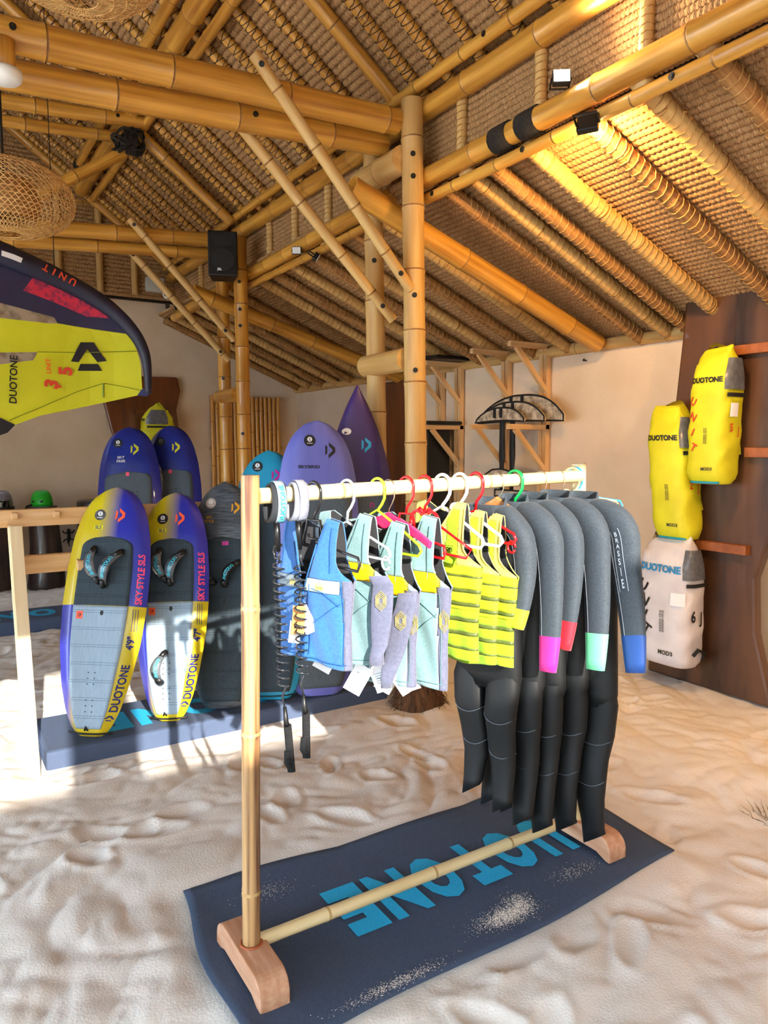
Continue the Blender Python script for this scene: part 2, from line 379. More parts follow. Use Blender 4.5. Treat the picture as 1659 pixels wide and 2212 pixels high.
# tie beams
beam((-0.314, 3.930, 3.484), (2.557, 3.951, 3.605), .079, 'upper thick bamboo tie beam crossing the upper left to the open-topped column', bolts=[(.76, ca)], node=.62, seed=3)
beam((-0.314, 4.108, 3.374), (2.578, 4.129, 3.536), .077, 'lower thick bamboo tie beam running just under its twin towards the nearest column', bolts=[(2.0, ca)], node=.66, seed=6)
beam((-0.314, 6.875, 3.353), (2.536, 6.917, 3.568), .067, 'upper bamboo tie beam ending at the loudspeaker', node=.6, seed=4)
beam((-0.314, 7.053, 3.274), (2.536, 7.053, 3.474), .058, 'lower bamboo tie beam ending behind the loudspeaker', node=.6, seed=5)
beam((-0.314, 6.770, 4.270), (1.813, 6.770, 4.427), .06, 'upper short collar beam with cut end above the black rope knot', bolts=[(1.87, ca)], node=.5, seed=8)
beam((-0.314, 7.032, 4.218), (1.729, 7.032, 4.364), .05, 'lower short collar beam touching the black rope knot', node=.5, seed=9)
beam((0.943, 9.432, 4.406), (2.096, 9.432, 4.459), .06, 'far collar beam end seen right of the woven pendant lamp', node=.5, bolts=[(.7, ca)])
# three purlins under the upper roof
for dx, r_, lab in ((0, .075, 'thickest middle purlin of the bundle of three under the upper roof'), (-.125, .042, 'thin left purlin of the bundle of three under the upper roof'), (.125, .04, 'thin right purlin of the bundle of three under the upper roof')):
    b = beam((1.675+dx, Y0+.3, 4.49-dx*.6), (1.675+dx, 9.1, 4.49-dx*.6), r_, lab, node=.5, cat='purlin', name='bamboo_purlin', group='purlins of the upper roof', hollow=(False, True), seed=int(20+dx*100))
    if dx < 0:
        for y in (6.4, 8.5): Geo().tube([(1.675+dx, y-.05, 4.565), (1.675+dx, y+.05, 4.565)], .05, 12).obj('rope_wrap', ROPE, b, True)
# strut and rope knot under the collar beam
beam((0.755, 6.906, 3.589), (1.635, 6.906, 4.186), .053, 'sloping bamboo strut rising from the woven lamp to the rope knot', node=.5, cat='strut', name='bamboo_strut', seed=31)
g = Geo()
for i in range(13):
    a = i*.5; c = Vector((1.677, 6.906, 4.280)); t = random.uniform(-.06, .06)
    g.tube([c+Vector((t+math.cos(k)*.075, math.sin(k)*.14, .06*math.cos(k+a)-i*.008+.04)) for k in np.linspace(0, 2*PI, 14)[:-1]], .011, 5, True)
for i in range(12): g.tube([(1.614+.01*i, 6.79, 4.343), (1.624+.008*i, 6.75, 4.249), (1.635+.007*i, 6.81, 4.144)], .009, 5)
tag(g.obj('rope_knot', ROPE, None, True), 'black rope knot lashing the strut to the short collar beams', 'rope')
# plates and purlins behind the columns
XP = 2.73
beam((XP, Y0+.3, 3.69), (XP, 9.3, 3.69), .066, 'thick bamboo wall plate under the lower edge of the upper roof', node=.62, cat='wall plate', seed=41)
beam((XP-.08, Y0+.3, 3.80), (XP-.08, 9.3, 3.795), .036, 'thin bamboo pole lying along the thick wall plate', node=.5, cat='wall plate', bolts=[(3.5, ca), (4.4, ca)], seed=42)
p = beam((XP, Y0+.3, 3.285), (XP, 4.05, 3.285), .062, 'bamboo purlin with two black rope bands, carrying the lit floodlight', node=.5, cat='purlin', name='bamboo_purlin', seed=43)
for y in (3.16, 2.95): Geo().tube([(XP, y-.065, 3.285), (XP, y+.065, 3.285)], .069, 14).obj('rope_wrap', ROPE, p, True)
beam((XP+.02, Y0+.3, 3.17), (XP+.02, 3.9, 3.17), .034, 'thin bamboo pole bolted below the purlin with the lit floodlight', node=.4, cat='purlin', name='bamboo_purlin', bolts=[(2.6, ca), (3.3, ca), (4.2, ca), (5.0, ca)], seed=44)
beam((XP, 4.3, 3.285), (XP, 6.9, 3.25), .06, 'bamboo purlin between the two column pairs, carrying the small floodlight', node=.5, cat='purlin', name='bamboo_purlin', seed=45)
beam((XP+.02, 4.5, 3.18), (XP+.02, 6.9, 3.16), .032, 'thin bamboo pole under the purlin between the column pairs', node=.4, cat='purlin', name='bamboo_purlin', seed=46)
beam((XP, 7.3, 3.25), (XP, 9.2, 3.20), .06, 'bamboo purlin at the far end with its cut end near the security camera', node=.5, cat='purlin', name='bamboo_purlin', seed=47)
# spacer logs between paired columns
beam((2.568, 3.888, 3.369), (2.568, 4.412, 3.369), .082, 'short thick log wedged high between the nearest pair of columns', BAM2, cat='log', name='bamboo_log', seed=51)
beam((2.589, 3.878, 2.174), (2.589, 4.370, 2.174), .075, 'short thick log wedged between the nearest columns at door height', BAM2, cat='log', name='bamboo_log', seed=52)
beam((2.589, 6.749, 2.122), (2.589, 7.273, 2.122), .07, 'short log wedged between the two columns below the loudspeaker', BAM, cat='log', name='bamboo_log', seed=53)
# heavy rafters passing between the columns to the wall
beam((2.295, 4.056, 3.201), (XW-.12, 4.14, zl(XW-.12)-.13), .075, 'heavy smooth bamboo rafter with open end running from the near columns to the wall', hollow=(True, False), node=.55, cat='rafter', name='bamboo_rafter', seed=54)
beam((2.232, 6.948, 3.075), (XW-.05, 7.05, zl(XW)-.13), .072, 'heavy smooth bamboo rafter with open end running from the far columns to the wall', hollow=(True, False), node=.55, cat='rafter', name='bamboo_rafter', seed=55)
# diagonal braces
def brace(a, b, r, lab, sd): beam(a, b, r, lab, BAM2, cat='brace', name='bamboo_brace', node=.33, hollow=(True, True), seed=sd, bolts=[(.06, ca), ((Vector(b)-Vector(a)).length-.12, ca)], group='diagonal braces')
brace((1.582, 3.815, 3.683), (2.578, 3.820, 2.588), .035, 'front diagonal brace over the thick tie beams, meeting the nearest column', 61)
brace((1.635, 4.234, 3.515), (2.683, 4.182, 2.467), .034, 'rear diagonal brace with a sharp cut lower end beside the nearest columns', 62)
brace((1.635, 6.770, 3.594), (2.557, 6.749, 2.625), .034, 'front diagonal brace left of the far columns, cut end above the tie beam', 63)
brace((1.713, 7.158, 3.432), (2.641, 7.126, 2.478), .034, 'rear diagonal brace left of the far columns, starting below the tie beam', 64)
# outside the open front: unseen barrier and post, added to shape the sunlight
g = Geo().box((-4.2, -4, 1.6), (11.6, .1, 3.36)); g.box((5.18, -4, 1.8), (8, .1, 3.76))
struct(g.obj('wall_sun_blocker', PLAST))
struct(Geo().lathe([(.19, -.05), (.18, 1), (.175, 2), (.18, 3.2)], 20, Matrix.Translation((-.12, Y0, 0))).obj('wall_shade_post', BAM2, None, True))  # post added to throw shade on the nearest board
# ================================================================== CLOTHES RACK
YR, ZR = 2.06, 1.512
NEO_LIT = mat('neoprene_lit', '#3a444e', '#2e3740', (160, 160, 160), rough=.75, bump=.15, bsc=(500, 500, 500), sheen=.1)  # sunlit tone of the suit neoprene, painted on sleeves and collars
NEO_SHADE = mat('neoprene_shaded', '#0a0c0f', '#06080a', (160, 160, 160), rough=.6)  # same neoprene with the shade painted in, for torsos and legs
FOOTW = mat('reddish_pine', '#d3a585', '#b77f5c', (40, 6, 40), 5, (.3, .7), .6, .15, (80, 9, 80))
rk = thing('clothes_rack', 'blond bamboo clothes rack with two posts, hanging rail and wooden feet on the mat', 'clothes rack', (1.5, YR, .01))
bamboo('post', (.80, YR, .04), (.822, YR, 1.56), .0285, BAMR, rk, .48, (False, True), seed=71)
bamboo('post', (2.25, YR+.02, .04), (2.205, YR+.02, 1.575), .031, BAML, rk, .48, (False, True), seed=72)
bamboo('rail', (.845, YR-.005, 1.497), (2.20, YR, 1.527), .0245, BAML, rk, .6, seed=73)
bamboo('lower_bar', (.82, YR+.01, .098), (2.24, YR+.03, .098), .0215, BAML, rk, .45, seed=75)
def foot(x):
    y0, y1, h, wd = YR-.185, YR+.185, .095, .095
    n = 8; R = .06
    prof = [(y0, 0), (y0+.02, 0), (y0+.07, .02), (y1-.07, .02), (y1-.02, 0), (y1, 0)]
    prof += [(y1-R+R*math.cos(a), h-R+R*math.sin(a)) for a in np.linspace(0, PI/2, n)]
    prof += [(y0+R+R*math.cos(a), h-R+R*math.sin(a)) for a in np.linspace(PI/2, PI, n)]
    Geo().prism(prof, wd, Matrix(((0, 0, 1, x-wd/2), (1, 0, 0, 0), (0, 1, 0, .012), (0, 0, 0, 1)))).obj('foot', FOOTW, rk, False, None, .004)
foot(.80); foot(2.26)
GLUE = mat('wood_glue', '#a4542c', rough=.5)
Geo().tube([(.80+.031*math.cos(a)+random.uniform(-.002, .002), YR+.031*math.sin(a), .108) for a in np.linspace(0, 2*PI, 19)[:-1]], .0055, 6, True).obj('glue_ring', GLUE, rk, True)
# ---- floor mat with its lettering
MATN = mat('mat_navy', '#46556e', '#3a475e', (420, 60, 60), 4, (.3, .7), .92, .3, (700, 120, 300))
CYAN = mat('mat_lettering', '#22b2e6', '#18a2d6', (300, 60, 60), rough=.85)
def mz(u, v):   # mat surface height
    return .010+.010*math.sin(u*5.1+v*2)*math.sin(v*3+.5)*max(abs(v-.5)*2, abs(u-.5)*2)**3+.018*max(0, .06-u)/.06*(1-.6*v)+.012*max(0, (v-.9)/.1)*abs(math.sin(u*9))
C00, C10, C11, C01 = [Vector(p) for p in ((.66, 1.70, 0), (2.53, 1.80, 0), (2.58, 2.545, 0), (.725, 2.575, 0))]
def mpt(u, v):
    p = (C00*(1-u)+C10*u)*(1-v)+(C01*(1-u)+C11*u)*v
    return (p.x+.02*math.sin(v*7+1)*(1 if u < .02 else 0), p.y+.016*math.sin(u*8+v)*abs(v-.5)*2, mz(u, v))
g = Geo(); nu, nv = 60, 26
V = [mpt(i/nu, j/nv) for i in range(nu+1) for j in range(nv+1)]
F = [(i*(nv+1)+j, (i+1)*(nv+1)+j, (i+1)*(nv+1)+j+1, i*(nv+1)+j+1) for i in range(nu) for j in range(nv)]
mt = tag(g.add(V, F).obj('floor_mat', MATN, None, True), 'navy felt floor mat with bright blue lettering lying under the clothes rack', 'mat')
so = mt.modifiers.new('thick', 'SOLIDIFY'); so.thickness = .005; so.offset = -1
def mat_text(chars, x0, pitch, y0, y1, wd):
    g = Geo()
    for i, ch in enumerate(chars):
        V, F = text(ch, 1, .06); lo = V.min(0); hi = V.max(0); V = V.copy()
        V[:, 0] = (V[:, 0]-lo[0])/(hi[0]-lo[0]); V[:, 1] = (V[:, 1]-lo[1])/(hi[1]-lo[1])
        cw = wd*(1.05 if ch in 'NO' else .95)
        W = [(x0-i*pitch-a*cw, y1-b*(y1-y0), .0175) for a, b, _ in V]
        g.add(W, F)
    return g
mat_text('DUOTONE', 2.39, .182, 2.02, 2.30, .148).obj('lettering', CYAN, mt)
# sand dusted over the mat edge
g = Geo()
for cx, cy, sx, sy, n in ((1.66, 1.845, .06, .022, 2600), (1.74, 1.88, .03, .025, 700), (1.15, 1.775, .09, .012, 900), (2.05, 1.91, .06, .02, 250), (1.0, 2.42, .05, .03, 250)):
    for _ in range(n):
        x, y = rng.normal(cx, sx), rng.normal(cy, sy)+.25*(0)
        r_ = rng.uniform(.0006, .0018); g.add([(x-r_, y-r_, .016), (x+r_, y-r_, .016), (x, y+r_, .016), (x, y, .016+r_*.6)], [(0, 1, 3), (1, 2, 3), (2, 0, 3)])
o = g.obj('spilled_sand', mat('sand_grains', '#e6ddd2', rough=.9)); o['kind'] = 'stuff'; o['label'] = 'pale sand grains spilled on the navy floor mat'; o['category'] = 'sand'

# ---- hangers
def plastic(c, n, r=.25): return mat('hanger_'+n, c, rough=r, coat=.5)
HB, HG, HL, HR, HWh, HGr, HBl, HPk = [plastic(c, n) for c, n in (('#1b1b1e', 'black'), ('#b9c2c8', 'grey'), ('#b4e02a', 'lime'), ('#d4131c', 'red'), ('#f2f2f2', 'white'), ('#0fa64a', 'green'), ('#3aa0dc', 'blue'), ('#ec2f6c', 'pink'))]
WIRE = mat('hanger_wire', '#c9b8a0', rough=.3, metal=1)
HWD = mat('hanger_wood', '#c9803f', '#b06a2c', (8, 40, 40), rough=.4, coat=.4)
HWP = mat('hanger_wood_pale', '#e3c48c', '#d0aa6c', (8, 40, 40), rough=.45, coat=.3)
def zr(x): return 1.497+(x-.845)/1.355*.03
def hanger(x, kind, m, label, w=.19, drop=.17, neck=.10, yaw=.25, side=1, t=.0048):
    z = zr(x); M = Matrix.Translation((x, YR, z)) @ Matrix.Rotation(yaw, 4, 'Z')
    h = thing('clothes_hanger', label, 'hanger', M=M, group='clothes hangers on the rail')
    R = .0245+t+.004 if kind not in ('wood', 'pink') else .0275
    n0 = [(0, side*R*math.cos(a), R*math.sin(a)) for a in np.linspace(-.35, PI*.98, 14)]
    hk = n0+[(0, -side*R*.95, -.03), (0, -side*R*.6, -.05), (0, -side*.004, -.068), (0, 0, -neck)]
    if kind in ('wood', 'pink'):
        Geo().tube(hk, .0019, 6).obj('hook', WIRE, h, True, local=True)
        P = []; ww = w
        for a in np.linspace(-1, 1, 21): P.append((a*ww, -neck-.005-.075*abs(a)**1.7+.01*max(0, 1-abs(a)*6)))
        for a in np.linspace(1, -1, 21): P.append((a*ww*.97, -neck-.05-.05*abs(a)**2.2+.018*(1-abs(a))*0))
        if kind == 'pink': P = [(a, b-.004*0) for a, b in P]
        Geo().prism(P, .014, Matrix(((0, 0, 1, -.007), (1, 0, 0, 0), (0, 1, 0, 0), (0, 0, 0, 1)))).obj('shoulder_bar', m, h, False, None, .003, local=True)
        return h
    g = Geo().tube(hk, t, 8); g.obj('hook', m, h, True, local=True)
    g = Geo()
    if kind == 'trap':      # trapezoid neck, inner hook, wide loop
        q = .035
        g.tube([(0, -w, -drop-.04), (0, -w*.97, -drop-.02), (0, -q*1.4, -neck-.075), (0, -q*.8, -neck), (0, q*.8, -neck), (0, q*1.4, -neck-.075), (0, w*.97, -drop-.02), (0, w, -drop-.04), (0, w*.96, -drop-.06), (0, 0, -drop-.05), (0, -w*.96, -drop-.06)], t, 8, True)
        g.tube([(0, -q*1.2, -neck-.06), (0, q*.6, -neck-.06), (0, q*.75, -neck-.045)], t*.9, 8)
    elif kind == 'scroll':
        for s_ in (-1, 1):
            g.tube([(0, s_*(.032+.03*math.cos(a)*(1-a/14)), -neck-.03+.03*math.sin(a)*(1-a/14)) for a in np.linspace(2.6, -4.5, 26)], t, 8)
            g.tube([(0, s_*.006, -neck-.005), (0, s_*.03, -neck+.002), (0, s_*.06, -neck-.02), (0, s_*.062, -neck-.045), (0, s_*w*.7, -drop), (0, s_*w, -drop-.03), (0, s_*w*.9, -drop-.06), (0, 0, -drop-.05)], t, 8)
    else:
        g.tube([(0, 0, -neck), (0, -w*.55, -neck-(drop-neck)*.45-.01), (0, -w*.95, -drop), (0, -w, -drop-.018), (0, -w*.93, -drop-.034), (0, 0, -drop-.03), (0, w*.93, -drop-.034), (0, w, -drop-.018), (0, w*.95, -drop), (0, w*.55, -neck-(drop-neck)*.45-.01)], t, 8, True)
        if kind == 'curl':
            for s_ in (-1, 1): g.tube([(0, s_*(.022+.02*math.cos(a)), -neck-.012+.02*math.sin(a)) for a in np.linspace(0, 5.6, 16)], t*.8, 8)
        if kind == 'loop':
            for s_ in (-1, 1): g.tube([(0, s_*(w*.9+.016*math.cos(a)), -drop-.045+.02*math.sin(a)) for a in np.linspace(0, 5.8, 14)], t*.8, 8)
    g.obj('frame', m, h, True, local=True)
    return h
hanger(1.03, 'trap', HB, 'glossy black hanger holding the blue vest', w=.20, drop=.165, neck=.085, yaw=.262)
hanger(1.148, 'loop', HG, 'pale grey hanger holding the mint vest next to the blue one', w=.19)
hanger(1.262, 'plain', HL, 'lime green hanger holding the middle mint vest', w=.19, neck=.07)
hanger(1.305, 'pink', HPk, 'pink shoulder hanger with wire hook inside the mint vests', w=.185, neck=.085)
hanger(1.375, 'trap', HR, 'red hanger with trapezoid neck behind the pink one', w=.17, neck=.09, drop=.165)
hanger(1.45, 'scroll', HR, 'red hanger with ornamental scrolls under its hook', w=.20, neck=.085)
hanger(1.525, 'plain', HWh, 'white hanger holding the first yellow striped vest', w=.18, neck=.075, t=.006, yaw=.24)
hanger(1.600, 'curl', HWh, 'white hanger with round curls holding the middle yellow vest', w=.19, neck=.08, t=.006, yaw=.21)
hanger(1.672, 'loop', HR, 'red hanger beside the wooden one, holding the last yellow vest', w=.18, t=.0055, yaw=.19)
hanger(1.772, 'wood', HWD, 'varnished wooden hanger with a leaf stamp, left of the green one', w=.115, neck=.06)
hanger(1.856, 'plain', HGr, 'green hanger inside a dark wetsuit', w=.18, neck=.085, t=.006)
hanger(1.985, 'wood', HWD, 'varnished wooden hanger right of the green one', w=.115, neck=.055)
hanger(2.078, 'wood', HWP, 'pale wooden hanger in the rightmost wetsuit', w=.115, neck=.06)
hanger(2.150, 'curl', HWP, 'cream plastic hanger at the right end of the rail', w=.2, neck=.06, drop=.10, yaw=1.2)
hanger(2.166, 'loop', HBl, 'blue plastic hanger at the right end of the rail', w=.205, neck=.06, drop=.10, yaw=1.2)

# ---- vests
def interp(h, pts): return float(np.interp(h, [p[0] for p in pts], [p[1] for p in pts]))
def sm(x): x = min(1, max(0, x)); return x*x*(3-2*x)
class Vest:
    def __init__(s, x, zb, H, aw, yaw, depth=.07, yc=YR, neck=.62, seed=0, strap=.7):
        s.M = Matrix.Translation((x, yc, zb)) @ Matrix.Rotation(yaw, 4, 'Z'); s.H = H; s.aw = aw; s.D = depth; s.nk = neck; s.ph = seed*1.7; s.st = strap
    def a(s, h):
        t = h/s.H; ap = .60
        w = s.aw*(interp(t, [(0, .93), (.25, .92), (.5, .99), (ap, 1.0)]))
        if t > ap: w = s.aw*(s.st+(1-s.st)*(1-min(1, (t-ap)/.14))**2)+.0*t
        return w
    def n(s, h, front): 
        t = h/s.H; t0 = s.nk if front else .93
        return 0 if t <= t0 else s.aw*.40*((t-t0)/(1-t0))**(.75 if front else .5)
    def pt(s, u, h, front, off=0):   # u metres across (+ towards the viewer), h metres up
        t = h/s.H; a = s.a(h); q = min(1, abs(u)/max(a, 1e-4))
        k = sm((t-.55)/.15)
        prof = (1-k)*math.sqrt(max(0, 1-q**2.4))+k*(1-.25*q*q)
        D = s.D*interp(t, [(0, .85), (.3, .8), (.6, 1.0), (.85, .72), (.97, .42), (1, .25)])
        fold = .007*math.sin(u*38+s.ph+h*6)*math.sin(h*11+s.ph)*(1-t)+.004*math.sin(u*70+h*25+s.ph)*(1-t)
        d = D*prof+(fold+off)*(prof if prof < 1 else 1)+off*.3
        hh = h-.16*max(0, abs(u)-.05)*t**4+(.006*math.sin(u*22+s.ph) if t < .1 else 0)*(1-t*10)
        return s.M @ Vector((-d if front else d, -u, hh))
    def build(s, name, label, cat, group, region, mats, liner):
        th = thing(name, label, cat, group=group, M=s.M); G = {}
        nh, ns = 80, 24
        for front in (True, False):
            for side in (-1, 1):
                rows = []
                for i in range(nh+1):
                    h = s.H*i/nh; n, a = s.n(h, front), s.a(h)
                    rows.append([(side*(n+(a-n)*j/ns), h) for j in range(ns+1)])
                for i in range(nh):
                    for j in range(ns):
                        q = [rows[i][j], rows[i][j+1], rows[i+1][j+1], rows[i+1][j]]
                        um = sum(p[0] for p in q)/4; hm = sum(p[1] for p in q)/4
                        k = region(um/s.aw, hm/s.H, front)
                        if k is None: continue
                        V = [s.pt(p[0], p[1], front, .004 if 'band' in k else 0) for p in q]
                        f = (0, 1, 2, 3) if (side > 0) == front else (3, 2, 1, 0)
                        G.setdefault(k, Geo()).add(V, [f])
        for k, g in G.items():
            bm = bmesh.new(); me = g.mesh(k, [mats[k], liner], True); bm.from_mesh(me)
            bmesh.ops.remove_doubles(bm, verts=bm.verts, dist=.0004); bm.to_mesh(me); bm.free()
            o = link(k.split('#')[0], me, th)
            so = o.modifiers.new('thick', 'SOLIDIFY'); so.thickness = .004; so.offset = -1; so.material_offset = 1
        return th
    def line(s, pts, front=True, off=.004): return [s.pt(u*s.aw, h*s.H, front, off) for u, h in pts]
    def put(s, V, cu, ch, front=True, off=.007, a=0):    # flat print wrapped on the panel; x runs towards the viewer
        V = rot2(V, a); return [s.pt(cu*s.aw+x, ch*s.H+y, front, off) for x, y, _ in V]
def dense(pts, n=24):
    P = np.array(pts, float); t = np.linspace(0, len(P)-1, n); return [(np.interp(k, range(len(P)), P[:, 0]), np.interp(k, range(len(P)), P[:, 1])) for k in t]
def fab(n, c, c2): return mat(n, c, c2, (120, 120, 120), rough=.8, bump=.12, bsc=(400, 400, 400), sheen=.25)
VBL, VMI, VLI, VYE, VGR, VDK = fab('vest_blue', '#2f6fb6', '#2762a6'), fab('vest_mint', '#7fa2a6', '#739699'), fab('vest_lilac', '#66687f', '#5a5d73'), mat('vest_yellow_band', '#f0bd10', '#e4ae08', (60, 60, 60), rough=.5), mat('vest_grey_band', '#6f7d88', rough=.5), fab('vest_liner', '#2a2b33', '#1c1d24')
INK = mat('ink_black', '#111114', rough=.6); INKW = mat('ink_white', '#ececec', rough=.6); GOLD = mat('print_gold', '#d8b64c', rough=.5)
PAPER = mat('paper_white', '#f0f0f2', rough=.8); KRAFT = mat('paper_kraft', '#d79a5c', '#c98a4a', (30, 30, 30), rough=.85)
PALEB = mat('vest_pale_band', '#a9bfb8', rough=.5)
ZIP = mat('zip_metal', '#8d939a', rough=.3, metal=1)
def ion(v, cu, ch, size, th, ink, box=True, front=True):
    g = Geo(); V, F = text('ion', size, .03); g.add(v.put(V, cu, ch, front), F)
    if box:
        w, hh, t = size*1.5/2, size*.95/2, size*.07
        for x0, y0, x1, y1 in ((-w, -hh, w, -hh+t), (-w, hh-t, w, hh), (-w, -hh, -w+t, hh), (w-t, -hh, w, hh)):
            g.add(v.put([(x0, y0, 0), (x1, y0, 0), (x1, y1, 0), (x0, y1, 0)], cu, ch, front), [(0, 1, 2, 3)])
    g.obj('brand_print', ink, th)
def stitches(v, th, m, lines):
    g = Geo()
    for l in lines: g.tube(v.line(dense(l, 26)), .0013, 4)
    g.obj('stitching', m, th)
SBL = mat('thread_blue', '#1c5590', rough=.7); SMI = mat('thread_teal', '#5d8387', rough=.7)
def common_lines(m=1): return [[(.1, .05), (.12, .3), (.16, .55)], [(-.1, .05), (-.12, .3), (-.16, .55)], [(.86, .03), (.86, .3), (.85, .56)], [(-.9, .035), (-.4, .03), (0, .03), (.4, .03), (.9, .035)], [(.2, .28), (.5, .36), (.8, .44)], [(-.2, .28), (-.5, .36), (-.8, .44)], [(.62, .64), (.6, .8), (.6, .95)], [(-.62, .64), (-.6, .8), (-.6, .95)], [(.25, .74), (.38, .86), (.45, .97)], [(.2, .52), (.5, .5), (.78, .42)]]
def tags(th, p, parts):
    g1 = Geo()
    for nm, m, w, h, dx, dy, dz, a, txt in parts:
        M = Matrix.Translation(Vector(p)+Vector((dx, dy, dz))) @ Matrix.Rotation(-.95, 4, 'Z') @ Matrix.Rotation(a, 4, 'Y') @ Matrix(((1, 0, 0, 0), (0, 0, 1, 0), (0, 1, 0, 0), (0, 0, 0, 1)))
        M = Matrix.Translation(Vector(p)+Vector((dx, dy, dz))) @ Matrix.Rotation(-math.radians(38), 4, 'Z') @ Matrix.Rotation(a, 4, 'Y') @ Matrix.Rotation(PI/2, 4, 'X')
        o = Geo().box((0, -h/2, 0), (w, h, .0012), M).obj(nm, m, th)
        if txt == 'ion':
            V, F = text('ion', .02, .04); Geo().add([(x, y-h*.72, .0013) for x, y, _ in V], F, M).obj('tag_print', INK, o)
        elif txt:
            g = Geo()
            for i in range(5): g.box((0, -h*.3-i*.008, .0012), (w*.5, .0016, .0004), M)
            g.obj('tag_print', VGR, o)
# blue vest, unzipped to the chest
vb_ = Vest(1.03, .975, .455, .175, math.radians(15), .042, seed=1, neck=.50)
def reg_blue(u, t, f):
    if t < .60 and u > .84: return 'side_panel'
    if f and .50 < t < .585 and abs(u) < .8: return 'chest_band#r' if u > 0 else 'chest_band#l'
    return 'front_panel' if f else 'back_panel'
tb = vb_.build('impact_vest', 'blue neoprene impact vest with a half-open zip and pale chest band', 'vest', 'vests on the rail', reg_blue, {'side_panel': VLI, 'chest_band#r': PALEB, 'chest_band#l': VGR, 'front_panel': VBL, 'back_panel': VBL}, VDK)
ion(vb_, .42, .54, .022, tb, GOLD); ion(vb_, -.3, .54, .018, tb, GOLD)
stitches(vb_, tb, SBL, common_lines())
z = Geo().tube(vb_.line([(0, .02), (0, .25), (0, .5)], True, .006), .004, 6); z.tube(vb_.line([(.01, .5), (.14, .62), (.3, .82)], True, .005), .0028, 5); z.tube(vb_.line([(-.01, .5), (-.14, .62), (-.3, .82)], True, .005), .0028, 5); z.obj('zip', SBL, tb, True)
pz = vb_.pt(0, .5*.455, True, .012)
Geo().tube([pz, pz+Vector((-.004, -.003, -.05))], .0035, 6).obj('zip_puller', ZIP, tb, True)
tags(tb, pz+Vector((-.012, -.012, -.045)), [('swing_tag', KRAFT, .04, .09, 0, -.004, 0, .08, 'ion'), ('swing_tag', PAPER, .042, .095, .006, .012, .0, -.45, 'x'), ('swing_tag', PAPER, .035, .07, -.004, .014, -.05, .12, None)])
o = Geo(); c_ = vb_.pt(.0, .455*.86, False, -.012); o.box((0, 0, 0), (.001, .022, .05), Matrix.Translation(c_)); o.obj('care_label', VGR, tb)
# mint vests
def reg_mint(u, t, f):
    if t < .60 and u > .80: return 'side_panel'
    if t < .60 and u < -.86: return 'side_panel#far'
    if f and .545 < t-.02*math.sin(u*3) < .66 and abs(u) < .97 and not (u > .86): return 'chest_band'
    return 'front_panel' if f else 'back_panel'
MM = {'side_panel': VLI, 'side_panel#far': VLI, 'chest_band': VYE, 'front_panel': VMI, 'back_panel': VMI}
mint = []
for x, zb, H_, aw, yw, yc, lab, sd in ((1.148, .965, .475, .185, 8, 2.06, 'mint impact vest with yellow chest band, between the blue vest and another mint one', 2), (1.262, .875, .535, .195, 9, 2.06, 'middle mint impact vest, its grey side flap turned outwards', 3), (1.375, .855, .57, .20, 9, 2.05, 'mint impact vest in front of the yellow vests, yellow band fully visible', 4)):
    v = Vest(x, zb, H_, aw*.93, math.radians(yw+6), .042, yc, .68, sd)
    t_ = v.build('impact_vest', lab, 'vest', 'vests on the rail', reg_mint, MM, VDK); mint.append((v, t_))
    ion(v, .32, .60, .024, t_, INK); stitches(v, t_, SMI, common_lines())
    Geo().tube(v.line([(0, .01), (0, .3), (0, .66)], True, .006), .0045, 6).obj('zip', SMI, t_, True)
    g = Geo()   # printed hexagon outlines on the grey side
    for k in range(4):
        R_ = .012+.005*k; P = [v.pt(v.aw*.905+R_*.5*math.cos(a), .40*v.H+R_*1.4*math.sin(a), True, .006) for a in np.linspace(PI/6, PI/6+2*PI, 7)[:-1]]
        g.tube(P, .0009, 4, True)
    g.obj('side_print', GOLD, t_)
    pz = v.pt(.10*v.aw, .01, True, .01)
    tags(t_, pz+Vector((-.02, 0, .06)), [('swing_tag', PAPER, .06, .10, .0, 0, -.01, .5, 'x'), ('swing_tag', PAPER, .05, .09, .03, -.012, -.01, -.35, 'x')][:(2 if sd > 2 else 1)])
v, t_ = mint[2]; tags(t_, v.pt(-.35*v.aw, .55*v.H, True, .014), [('swing_tag', PAPER, .045, .085, 0, -.01, 0, .35, 'x')])
v, t_ = mint[1]; tags(t_, v.pt(.5*v.aw, .012, True, .01)+Vector((0, 0, .06)), [('swing_tag', PAPER, .05, .10, .0, -.01, -.01, -.6, 'x')])
# loose grey waist flaps hanging in front of the middle vests
for v, t_, a0, b0 in ((mint[1][0], mint[1][1], (.95, .60), (.55, .0)), (mint[0][0], mint[0][1], (1.02, .62), (.9, .02))):
    g = Geo(); R_ = []
    for k in np.linspace(0, 1, 10):
        u = a0[0]*(1-k)+b0[0]*k; h = a0[1]*(1-k)+b0[1]*k; c = v.pt(u*v.aw, h*v.H, True, .03)+Vector((-.012, -.012, 0))
        wd = .018+.02*math.sin(PI*min(1, .25+k*.75)); ax = Vector((.55, -.83, .1))
        R_.append([c+ax*wd*math.cos(q)+Vector((-.83, -.55, 0))*.006*math.sin(q) for q in np.linspace(0, 2*PI, 13)[:-1]])
    g.rings(R_).obj('waist_flap', VLI, t_, True)
    g = Geo()
    for k in range(4):
        c = v.pt((a0[0]*.72+b0[0]*.28)*v.aw, (a0[1]*.72+b0[1]*.28)*v.H, True, .03)+Vector((-.020, -.018, 0)); R2 = .010+.005*k
        g.tube([c+Vector((.55, -.83, .1))*R2*.8*math.cos(a)+Vector((0, 0, R2*1.2*math.sin(a))) for a in np.linspace(PI/2, PI/2+2*PI, 7)[:-1]], .0009, 4, True)
    g.obj('flap_print', GOLD, t_)
